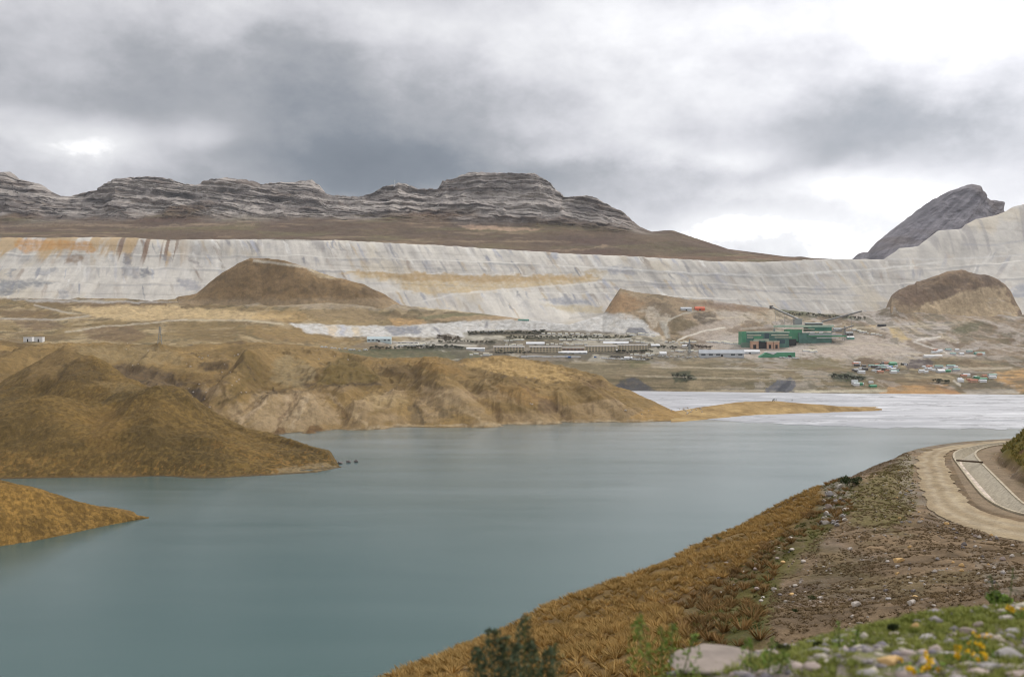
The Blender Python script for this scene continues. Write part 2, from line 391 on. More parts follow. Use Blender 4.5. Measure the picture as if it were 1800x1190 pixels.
# ---- rocky peak on the right
PK = [(1440, 475), (1480, 465), (1498, 455), (1511, 445), (1525, 443), (1538, 429), (1554, 416), (1581, 394), (1608, 373), (1640, 351), (1670, 336), (1692, 328),
      (1706, 324), (1716, 326), (1721, 335), (1737, 351), (1743, 352), (1761, 355), (1764, 370), (1780, 385), (1850, 400), (1950, 430)]
pk = [(a, b, 5000) for a, b in PK]
lo = [(a, max(b + 60, 480), 4300) for a, b in PK]
md = [(a, (b + max(b + 60, 480)) / 2 - 8, 4700) for a, b in PK]
V, ts = sheet([lo, md, pk, backrow(pk, 500, 400)], 1440, 1950, 420, [80, 110, 20])
x, y, z = V[..., 0], V[..., 1], V[..., 2]
fade = sstep(2.0, 1.8, ts)[:, None]
st = (z - .75 * x) / 40
V[..., 1] += fade * (-45 * fbm(x / 220, z / 220, y / 200, o=5, seed=61, ridged=True) - 22 * fbm(st, x / 500, o=3, seed=62))
V[..., 2] += fade * 6 * fbm(x / 50, y / 50, o=4, seed=63) + 5 * fbm(x / 18, x / 27, o=3, seed=67) * sstep(1.7, 1.97, ts)[:, None]
rk = np.clip(.5 + .9 * fbm(st * 1.6, x / 300, o=4, seed=64, gain=.7) + .4 * fbm(x / 60, z / 60, o=4, seed=65), 0, 1)
col = tint(V, C(92, 88, 92), C(148, 143, 146), rk)
gr = sstep(.1, .5, fbm(x / 150, z / 100, o=4, seed=66)) * .5
col = col * (1 - gr[..., None]) + C(98, 84, 74) * gr[..., None]
grid_mesh('rock_peak', V, col, M_rock)

# ---- waste rock dump
dtd = lambda a: float(np.interp(a, [-300, 1400, 1554, 1700, 1800, 2100], [3700, 3700, 3850, 4250, 4450, 4700]))
dbd = lambda a: float(np.interp(a, [-300, 900, 1100, 2100], [3150, 3150, 3250, 3350]))
top = [(a, b, dtd(a)) for a, b in DT]
bot = [(a, 625, dbd(a)) for a, b in DT]
def between(t): return [(p[0], p[1] * t + q[1] * (1 - t), p[2] * t + q[2] * (1 - t)) for p, q in zip(top, bot)]
V, ts = sheet([bot, between(.33), between(.66), top, [(a, b + 6, d + 60) for a, b, d in top], [(a, b + 60, d + 500) for a, b, d in top]], -300, 2090, 1500, [70, 90, 90, 4, 4])
x, y, z = V[..., 0].copy(), V[..., 1].copy(), V[..., 2].copy()
PX, PY = proj(V)
lean = np.interp(PX, [0, 200, 600, 1450, 1650, 1800], [-.25, .05, .55, .65, -.2, -.6])
sxx = x + lean * (z - 300)
fade = sstep(3.0, 2.9, ts)[:, None]
wz = z + 25 * fbm(x / 500, x / 700, o=2, seed=79) + .02 * x
bench = (wz % 62) / 62
V[..., 1] += fade * (3.0 * fbm(sxx / 30, z / 160, o=4, seed=71) * sstep(1650, 1500, PX) + 22 * fbm(sxx / 260, z / 200, o=3, seed=72) + 2.0 * (bench - .5) * sstep(.0, .12, bench) * np.clip(.6 + fbm(x / 300, z / 80, o=3, seed=89), 0, 1))
V[..., 2] += fade * 3 * fbm(x / 60, y / 60, o=4, seed=74) + 2.5 * fbm(x / 30, x / 47, o=3, seed=75) * (ts < 3.2)[:, None] * sstep(2.8, 3, ts)[:, None]
s1 = fbm(sxx / 60, z / 110, o=4, seed=76, gain=.55); s2 = fbm(sxx / 25 + 9, z / 70, o=4, seed=77); s3 = fbm(sxx / 190, z / 130, o=4, seed=78)
base = tint(V, C(196, 191, 183), C(236, 230, 218), np.clip(.66 + .42 * s1 + .42 * s2, 0, 1))
wr = sstep(900, 1500, PX); 
base = base * (1 - .16 * wr[..., None] * np.array((1, .98, .92)))
def over(c, m_, rgb): return c * (1 - m_[..., None]) + rgb * m_[..., None]
col = over(base, sstep(.22, .55, s3 + .35 * s1) * .42, C(214, 200, 172))
BL = [[(-300, 446), (250, 446), (600, 452), (900, 462), (1100, 474), (1350, 486), (1500, 480), (2100, 440)], [(-300, 470), (250, 470), (600, 476), (1000, 488), (1300, 502), (1500, 505), (2100, 470)],
      [(-300, 496), (350, 499), (700, 512), (1000, 515), (1300, 525), (1550, 530), (2100, 500)], [(-300, 419), (400, 422), (800, 434), (1100, 451), (1330, 462), (1554, 458), (1800, 440), (2100, 420)], [(700, 528), (1000, 540), (1100, 545), (1500, 545)]]
rT = random.Random(11); TC = [(C(150, 152, 162), 3), (C(128, 130, 138), 2), (C(172, 160, 146), 3), (C(206, 186, 150), 3), (C(246, 243, 236), 5), (C(186, 188, 198), 4), (C(160, 140, 122), 1)]
def tongue(col, PX, PY, x0, y0, w_, l_, lean_, c_, a_, sd):
    m = (np.abs(PX - x0) < w_ + l_ * abs(lean_) + 6) & (PY > y0 - 4) & (PY < y0 + l_ + 6)
    if not m.any(): return
    px = PX[m] + 3 * fbm(PX[m] / 9 + sd, PY[m] / 9, o=3, seed=sd); py = PY[m] + 2 * fbm(PX[m] / 7, PY[m] / 7 + sd, o=3, seed=sd + 3)
    v = (py - y0) / l_; u = (px - x0 - lean_ * (py - y0)) / (w_ * (.65 + .5 * np.clip(v, 0, 1)))
    fing = .7 * fbm(px / 2.6 - lean_ * py / 2.6, py / 60, o=3, seed=sd + 5)
    k = sstep(1.05, .35, np.abs(u)) * sstep(-.12, .08, v + .3 * fing) * sstep(1.05, .2, v + fing) * a_
    col[m] = col[m] * (1 - k[:, None]) + c_ * k[:, None]
for k_ in range(620):
    x0 = rT.uniform(-280, 1790); bl_ = rT.choice(BL[:4] * 2 + BL[4:]); y0 = float(np.interp(x0, *np.array(bl_, float).T)) + rT.choice([0, 0, 0, rT.uniform(-8, 14)])
    c_ = rT.choices([t_[0] for t_ in TC], [t_[1] for t_ in TC])[0]; big_ = rT.random() < .2
    tongue(col, PX, PY, x0, y0, rT.uniform(2, 7) * (2.6 if big_ else 1), rT.uniform(12, 34) * (1.1 if big_ else 1), float(np.interp(x0, [0, 120, 350, 1500, 1650, 1800], [-.5, -.1, .5, .75, -.2, -.7])), c_, rT.uniform(.3, .85) * (1 - .3 * (x0 > 1250)) * (.5 if big_ else 1), k_)
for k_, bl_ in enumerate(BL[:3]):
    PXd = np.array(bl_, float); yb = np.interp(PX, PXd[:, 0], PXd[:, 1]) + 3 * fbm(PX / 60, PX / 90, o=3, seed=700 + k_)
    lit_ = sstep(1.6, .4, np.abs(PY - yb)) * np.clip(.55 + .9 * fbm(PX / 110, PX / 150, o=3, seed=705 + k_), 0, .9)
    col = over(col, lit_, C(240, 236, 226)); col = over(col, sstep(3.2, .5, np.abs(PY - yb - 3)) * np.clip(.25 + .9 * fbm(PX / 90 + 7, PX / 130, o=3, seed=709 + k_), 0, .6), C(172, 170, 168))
blk = .3 * sstep(.42, .62, fbm(sxx / 75, z / 45, o=3, seed=80) + .15 * s2) * .62
col = over(col, blk, C(140, 142, 152))
blk2 = sstep(.48, .66, fbm(sxx / 48 + 4, z / 50, o=3, seed=81)) * .2
col = over(col, blk2, C(172, 150, 130))
# ochre streaks under the left crest
och = sstep(.75, .4, (PY - 418) / 60 + .35 * fbm(sxx / 14, z / 500, o=3, seed=82)) 
col = over(col, och * sstep(-.25, .1, fbm(sxx / 50, z / 120, o=4, seed=83) - .1) * sstep(345, 290, PX) * .8, C(204, 172, 122))
col = over(col, och * sstep(.15, .3, fbm(sxx / 20, z / 700, o=2, seed=84)) * sstep(200, 210, PX) * sstep(330, 300, PX) * .8, C(140, 110, 85))
och2 = sstep(.6, .3, (PY - 418) / 50 + .3 * fbm(sxx / 12, z / 500, o=3, seed=86)) * sstep(.1, .3, fbm(sxx / 22, z / 500, o=3, seed=85)) * sstep(360, 420, PX) * .55
col = over(col, och2, C(165, 160, 158))
for poly, c, a in [
    ([(25, 420), (80, 420), (160, 425), (168, 445), (150, 440), (80, 440), (45, 445), (28, 435)], C(214, 160, 92), .75),
    ([(115, 462), (130, 448), (145, 453), (140, 468)], C(165, 140, 115), .8), ([(215, 448), (230, 447), (233, 465), (215, 464)], C(140, 138, 140), .8),
    ([(215, 468), (240, 468), (240, 486), (218, 488)], C(165, 165, 168), .7), ([(243, 470), (262, 468), (270, 482), (245, 487)], C(135, 137, 142), .85),
    ([(0, 492), (40, 492), (95, 497), (90, 502), (45, 503), (0, 525)], C(140, 142, 145), .8), ([(10, 485), (22, 470), (30, 472), (18, 488)], C(150, 152, 160), .7),
    ([(60, 480), (95, 470), (100, 476), (80, 487)], C(165, 166, 170), .7), ([(278, 450), (300, 452), (305, 458), (285, 458)], C(150, 150, 155), .7),
    ([(328, 452), (340, 455), (350, 468), (342, 468)], C(150, 140, 135), .7), ([(312, 490), (345, 490), (350, 510), (330, 512), (315, 500)], C(165, 165, 172), .7),
    ([(100, 510), (118, 512), (115, 524), (102, 524)], C(165, 165, 170), .7),
    ([(600, 478), (700, 478), (860, 484), (1060, 486), (1055, 495), (960, 503), (830, 515), (760, 518), (700, 505), (640, 490)], C(214, 190, 145), .85),
    ([(610, 478), (720, 480), (880, 484), (1050, 487), (1020, 492), (900, 497), (720, 493)], C(196, 168, 125), .9),
    ([(600, 490), (700, 495), (715, 510), (660, 505)], C(222, 218, 210), .8),
    ([(1020, 480), (1040, 472), (1070, 478), (1050, 485)], C(205, 185, 145), .7),
    ([(1068, 468), (1110, 469), (1120, 482), (1072, 481)], C(172, 172, 178), .8),
    ([(950, 526), (990, 523), (1030, 528), (1040, 535), (975, 533)], C(165, 168, 176), .8),
    ([(955, 535), (1060, 540), (1060, 552), (1000, 548)], C(208, 192, 155), .75),
    ([(960, 442), (975, 443), (982, 456), (966, 454)], C(168, 172, 184), .7), ([(1190, 478), (1200, 482), (1212, 496), (1204, 494)], C(165, 168, 182), .7),
    ([(1250, 480), (1264, 484), (1280, 500), (1268, 498)], C(172, 172, 184), .6), ([(1430, 500), (1446, 500), (1450, 512), (1436, 512)], C(182, 182, 190), .5),
    ([(1500, 500), (1530, 490), (1545, 548), (1505, 548)], C(205, 196, 178), .6)]:
    paint(col, V, poly, c, a, 3, 4)
for pts, wd, c, a in [([(0, 489), (110, 497), (250, 499), (300, 497)], 2.5, C(205, 198, 186), .6), ([(1050, 470), (1200, 480), (1350, 484), (1450, 478), (1540, 473), (1620, 466)], 3, C(236, 234, 228), .8),
                      ([(1620, 466), (1660, 460)], 3, C(236, 234, 228), .6), ([(1560, 456), (1660, 456), (1800, 448)], 2.5, C(225, 224, 222), .5), ([(1690, 430), (1740, 432), (1800, 423)], 3, C(165, 165, 172), .5),
                      ([(1100, 500), (1250, 505), (1400, 515), (1520, 520)], 2.5, C(178, 176, 178), .6), ([(700, 465), (860, 468), (1000, 473)], 2.5, C(190, 182, 172), .5),
                      ([(730, 532), (800, 517), (900, 508), (1060, 496)], 3, C(236, 232, 224), .8), ([(1000, 560), (1060, 552), (1110, 549)], 4, C(190, 185, 175), .7)]:
    paint(col, V, line_poly(pts, wd), c, a, 1.5, 1.5)
paint(col, V, [(1790, 500), (1800, 498), (1900, 500), (1900, 530), (1780, 522)], C(165, 168, 176), .8, 3, 3)
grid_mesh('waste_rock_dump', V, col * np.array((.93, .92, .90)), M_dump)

# ---- grassy hill standing before the dump (left) and its twin on the right
def hill(name, crest, px0, px1, dcrest, dbase, ybase, c1, c2, seed, paints=(), rl=()):
    cr = [(a, b, dcrest) for a, b in crest]
    yb = (lambda a: ybase) if not isinstance(ybase, tuple) else (lambda a: float(np.interp(a, *ybase)))
    bs = [(a, yb(a) + 60, dbase - 150) for a, b in crest]
    mdr = [(a, max(yb(a), b + 12), dbase) for a, b in crest]
    V, ts = sheet([bs, mdr, cr, [(a, b + 45, dcrest + 180) for a, b in crest]], px0, px1, 420, [45, 45, 12])
    x, y, z = V[..., 0], V[..., 1], V[..., 2]
    V[..., 2] += (7 * fbm(x / 90, y / 90, o=5, seed=seed) + 3 * fbm(x / 90 + z / 200, z / 200, o=3, seed=seed + 8, ridged=True)) * sstep(2.1, 1.8, ts)[:, None] + 1.5 * fbm(x / 16, y / 16, o=3, seed=seed + 3)
    V[..., 1] += 14 * fbm(x / 70, z / 160, o=4, seed=seed + 1) * sstep(2, 1.8, ts)[:, None]
    ridges(V, rl, (8, 88), sstep(2.1, 1.8, ts)[:, None])
    col = tint(V, c1, c2, np.clip(.5 + .9 * fbm(x / 80, z / 40, o=5, seed=seed + 2), 0, 1))
    sv = fbm(x / 40, z / 25, y / 60, o=5, seed=seed + 12, gain=.6); col = over(col, sstep(.05, .3, sv) * .5, c1 * .72); col = over(col, sstep(.1, .35, -sv) * .45, c2 * 1.3)
    PX, PY = proj(V); yb_ = np.vectorize(yb)(PX[0])[None]; foot_ = sstep(-11, -2, PY - yb_ + 5 * fbm(PX / 25, PY / 12, o=4, seed=seed + 14)); col = over(col, foot_ * .6, C(160, 138, 104))
    for a_ in paints: paint(col, V, *a_)
    return grid_mesh(name, V, col, M_far)
hill('hill', [(290, 540), (313, 522), (345, 517), (365, 500), (390, 481), (415, 466), (440, 455), (470, 455), (500, 460), (530, 468), (545, 472), (562, 479), (600, 491), (640, 501), (665, 513), (690, 527), (720, 545)],
     290, 720, 3350, 3215, 532, C(122, 98, 60), C(146, 118, 76), 101,
     [(line_poly([(445, 458), (500, 464), (540, 471), (552, 478)], 4), C(190, 180, 160), .9, 1.5, 1), ([(545, 470), (575, 482), (600, 490), (580, 492), (548, 482)], C(198, 178, 140), .7, 2, 2), ([(640, 502), (680, 520), (665, 527), (630, 515)], C(100, 80, 54), .6, 3, 3),
      ([(345, 517), (420, 470), (440, 478), (400, 520), (350, 526)], C(138, 112, 72), .6, 5, 6)],
     [([(440, 460), (400, 490), (360, 522)], 40, 14), ([(500, 465), (520, 495), (530, 525)], 60, 12), ([(600, 493), (620, 510), (640, 525)], 40, 10), ([(560, 480), (575, 500), (590, 525)], 30, -10), ([(470, 470), (460, 500), (455, 525)], 30, -8)])
hill('hill', [(1552, 556), (1562, 530), (1567, 521), (1579, 511), (1608, 500), (1611, 496), (1635, 488), (1649, 484), (1689, 477), (1708, 479), (1740, 488), (1767, 501), (1776, 512), (1784, 528), (1794, 545), (1800, 560)],
     1552, 1800, 3530, 3350, ([1552, 1562, 1575, 1595, 1620, 1700, 1800], [530, 524, 533, 540, 542, 552, 560]), C(112, 92, 72), C(138, 114, 84), 121,
     [([(1640, 530), (1700, 510), (1750, 500), (1772, 508), (1780, 545), (1640, 560)], C(150, 126, 96), .8, 4, 5),
      (line_poly([(1718, 522), (1745, 526), (1765, 530)], 3), C(200, 195, 188), .9, 1.2, 1),
      (line_poly([(1765, 530), (1735, 532), (1740, 541), (1780, 552)], 3), C(200, 195, 188), .7, 1.2, 1), ([(1574, 520), (1608, 503), (1640, 520), (1625, 536), (1585, 537)], C(108, 84, 62), .7, 4, 5),
      ([(1622, 540), (1650, 526), (1700, 510), (1765, 505), (1790, 548), (1790, 575), (1640, 575), (1600, 548)], C(188, 164, 126), .95, 3, 5),
      ([(1650, 535), (1720, 520), (1765, 512), (1740, 524), (1680, 545)], C(172, 148, 112), .6, 2, 4)],
     [([(1690, 481), (1655, 505), (1622, 536)], 50, 22), ([(1745, 492), (1700, 515), (1650, 545)], 40, 18), ([(1611, 500), (1600, 518), (1590, 535)], 50, 12), ([(1720, 484), (1680, 510), (1640, 540)], 22, -14), ([(1620, 500), (1612, 515), (1606, 535)], 20, -10)])

# ---- valley terrain between the lake and the dump
cols = {  # px: list of (py, d) from the shore up to the foot of the dump
    -300: [(700, 1650), (655, 1850), (612, 2050), (588, 2400), (563, 2800), (543, 3100), (527, 3360)],
    0:    [(700, 1650), (655, 1850), (612, 2050), (588, 2400), (563, 2800), (543, 3100), (527, 3360)],
    320:  [(700, 1750), (655, 1900), (613, 2080), (590, 2400), (567, 2800), (545, 3080), (528, 3340)],
    420:  [(700, 1850), (655, 2000), (615, 2180), (592, 2450), (568, 2800), (548, 3050), (535, 3280)],
    560:  [(700, 1950), (660, 2150), (628, 2400), (602, 2680), (580, 2880), (550, 3050), (534, 3230)],
    700:  [(700, 2050), (665, 2200), (634, 2480), (610, 2750), (585, 2950), (562, 3100), (536, 3260)],
    850:  [(695, 2200), (665, 2300), (636, 2600), (618, 2800), (600, 2960), (578, 3100), (552, 3230)],
    1000: [(690, 2230), (662, 2330), (636, 2650), (620, 2820), (602, 2980), (585, 3110), (571, 3170)],
    1060: [(688, 2250), (662, 2350), (636, 2680), (620, 2830), (602, 2990), (580, 3150), (553, 3300)],
    1090: [(687, 2265), (660, 2360), (635, 2690), (620, 2840), (600, 3010), (558, 3210), (508, 3400)],
    1150: [(688, 2235), (658, 2360), (634, 2690), (618, 2840), (595, 3050), (555, 3230), (517, 3400)],
    1300: [(690, 2190), (655, 2350), (632, 2700), (614, 2850), (590, 3060), (562, 3240), (536, 3400)],
    1450: [(692, 2150), (658, 2320), (634, 2690), (612, 2860), (588, 3070), (566, 3240), (553, 3380)],
    1540: [(693, 2130), (664, 2290), (640, 2640), (615, 2840), (588, 3080), (565, 3260), (548, 3400)],
    1572: [(693, 2130), (664, 2290), (641, 2630), (615, 2835), (588, 3080), (560, 3250), (533, 3370)],
    1610: [(693, 2125), (665, 2285), (642, 2620), (616, 2830), (588, 3075), (562, 3250), (541, 3375)],
    1700: [(694, 2110), (668, 2260), (645, 2560), (618, 2800), (590, 3060), (566, 3240), (556, 3400)],
    1800: [(695, 2090), (668, 2250), (645, 2540), (618, 2780), (590, 3040), (568, 3240), (556, 3400)],
    2100: [(697, 2060), (668, 2240), (645, 2520), (618, 2760), (588, 3040), (560, 3240), (530, 3400)]}
rows = [[(k, v[i][0], v[i][1]) for k, v in cols.items()] for i in range(7)]
rows.insert(0, [(a, CY + (H + 6) / (d - 90) * F, d - 90) for a, b, d in rows[0]])
rows.append([(a, b + 30, d + 120) for a, b, d in rows[-1]])
V, ts = sheet(rows, -300, 2090, 1500, [6, 30, 34, 34, 34, 40, 40, 10])
x, y, z = V[..., 0].copy(), V[..., 1], V[..., 2]
PX, PY = proj(V)
amp = 10 * sstep(1.6, 3, ts)[:, None] * np.interp(PX, [0, 400, 760, 860, 1060, 1090, 1250, 1300, 1500, 1560, 1800], [1, 1, .35, .12, .12, 1, .9, .3, .3, .9, 1])
V[..., 2] += amp * fbm(x / 150, y / 190, o=5, seed=140, ridged=True) + (.8 + amp * .12) * fbm(x / 22, y / 40, o=4, seed=141)
n1 = np.clip(.5 + .8 * fbm(x / 90, y / 120, o=5, seed=142), 0, 1); n2 = np.clip(.5 + .9 * fbm(x / 40, y / 90, o=5, seed=143), 0, 1)
c_l = tint(V, C(128, 108, 68), C(160, 138, 96), n1)
c_m = tint(V, C(112, 100, 74), C(142, 126, 94), n2)
c_r = tint(V, C(168, 154, 138), C(186, 176, 164), n1)
m_ = sstep(620, 800, PX); col = c_l * (1 - m_[..., None]) + c_m * m_[..., None]
m_ = sstep(1180, 1260, PX) * sstep(640, 625, PY); col = over(col, m_, 0 * c_r + c_r)
v1 = fbm(x / 110, y / 150, o=6, seed=145, gain=.6); v2 = fbm(x / 60 + 4, y / 110, o=6, seed=146, gain=.6); v3 = fbm(x / 34, y / 80, o=5, seed=147, gain=.6)
col = over(col, sstep(.04, .16, v1) * .55, C(112, 92, 62)); col = over(col, sstep(.12, .24, v2) * .5, C(186, 166, 128)); col = over(col, sstep(.2, .32, v3) * .55, C(84, 78, 52))
GREY, LITE, TAN, BRN, DGR, GRN, DIRT = C(186, 182, 176), C(214, 211, 204), C(190, 164, 118), C(112, 88, 62), C(78, 80, 58), C(98, 100, 62), C(176, 160, 138)
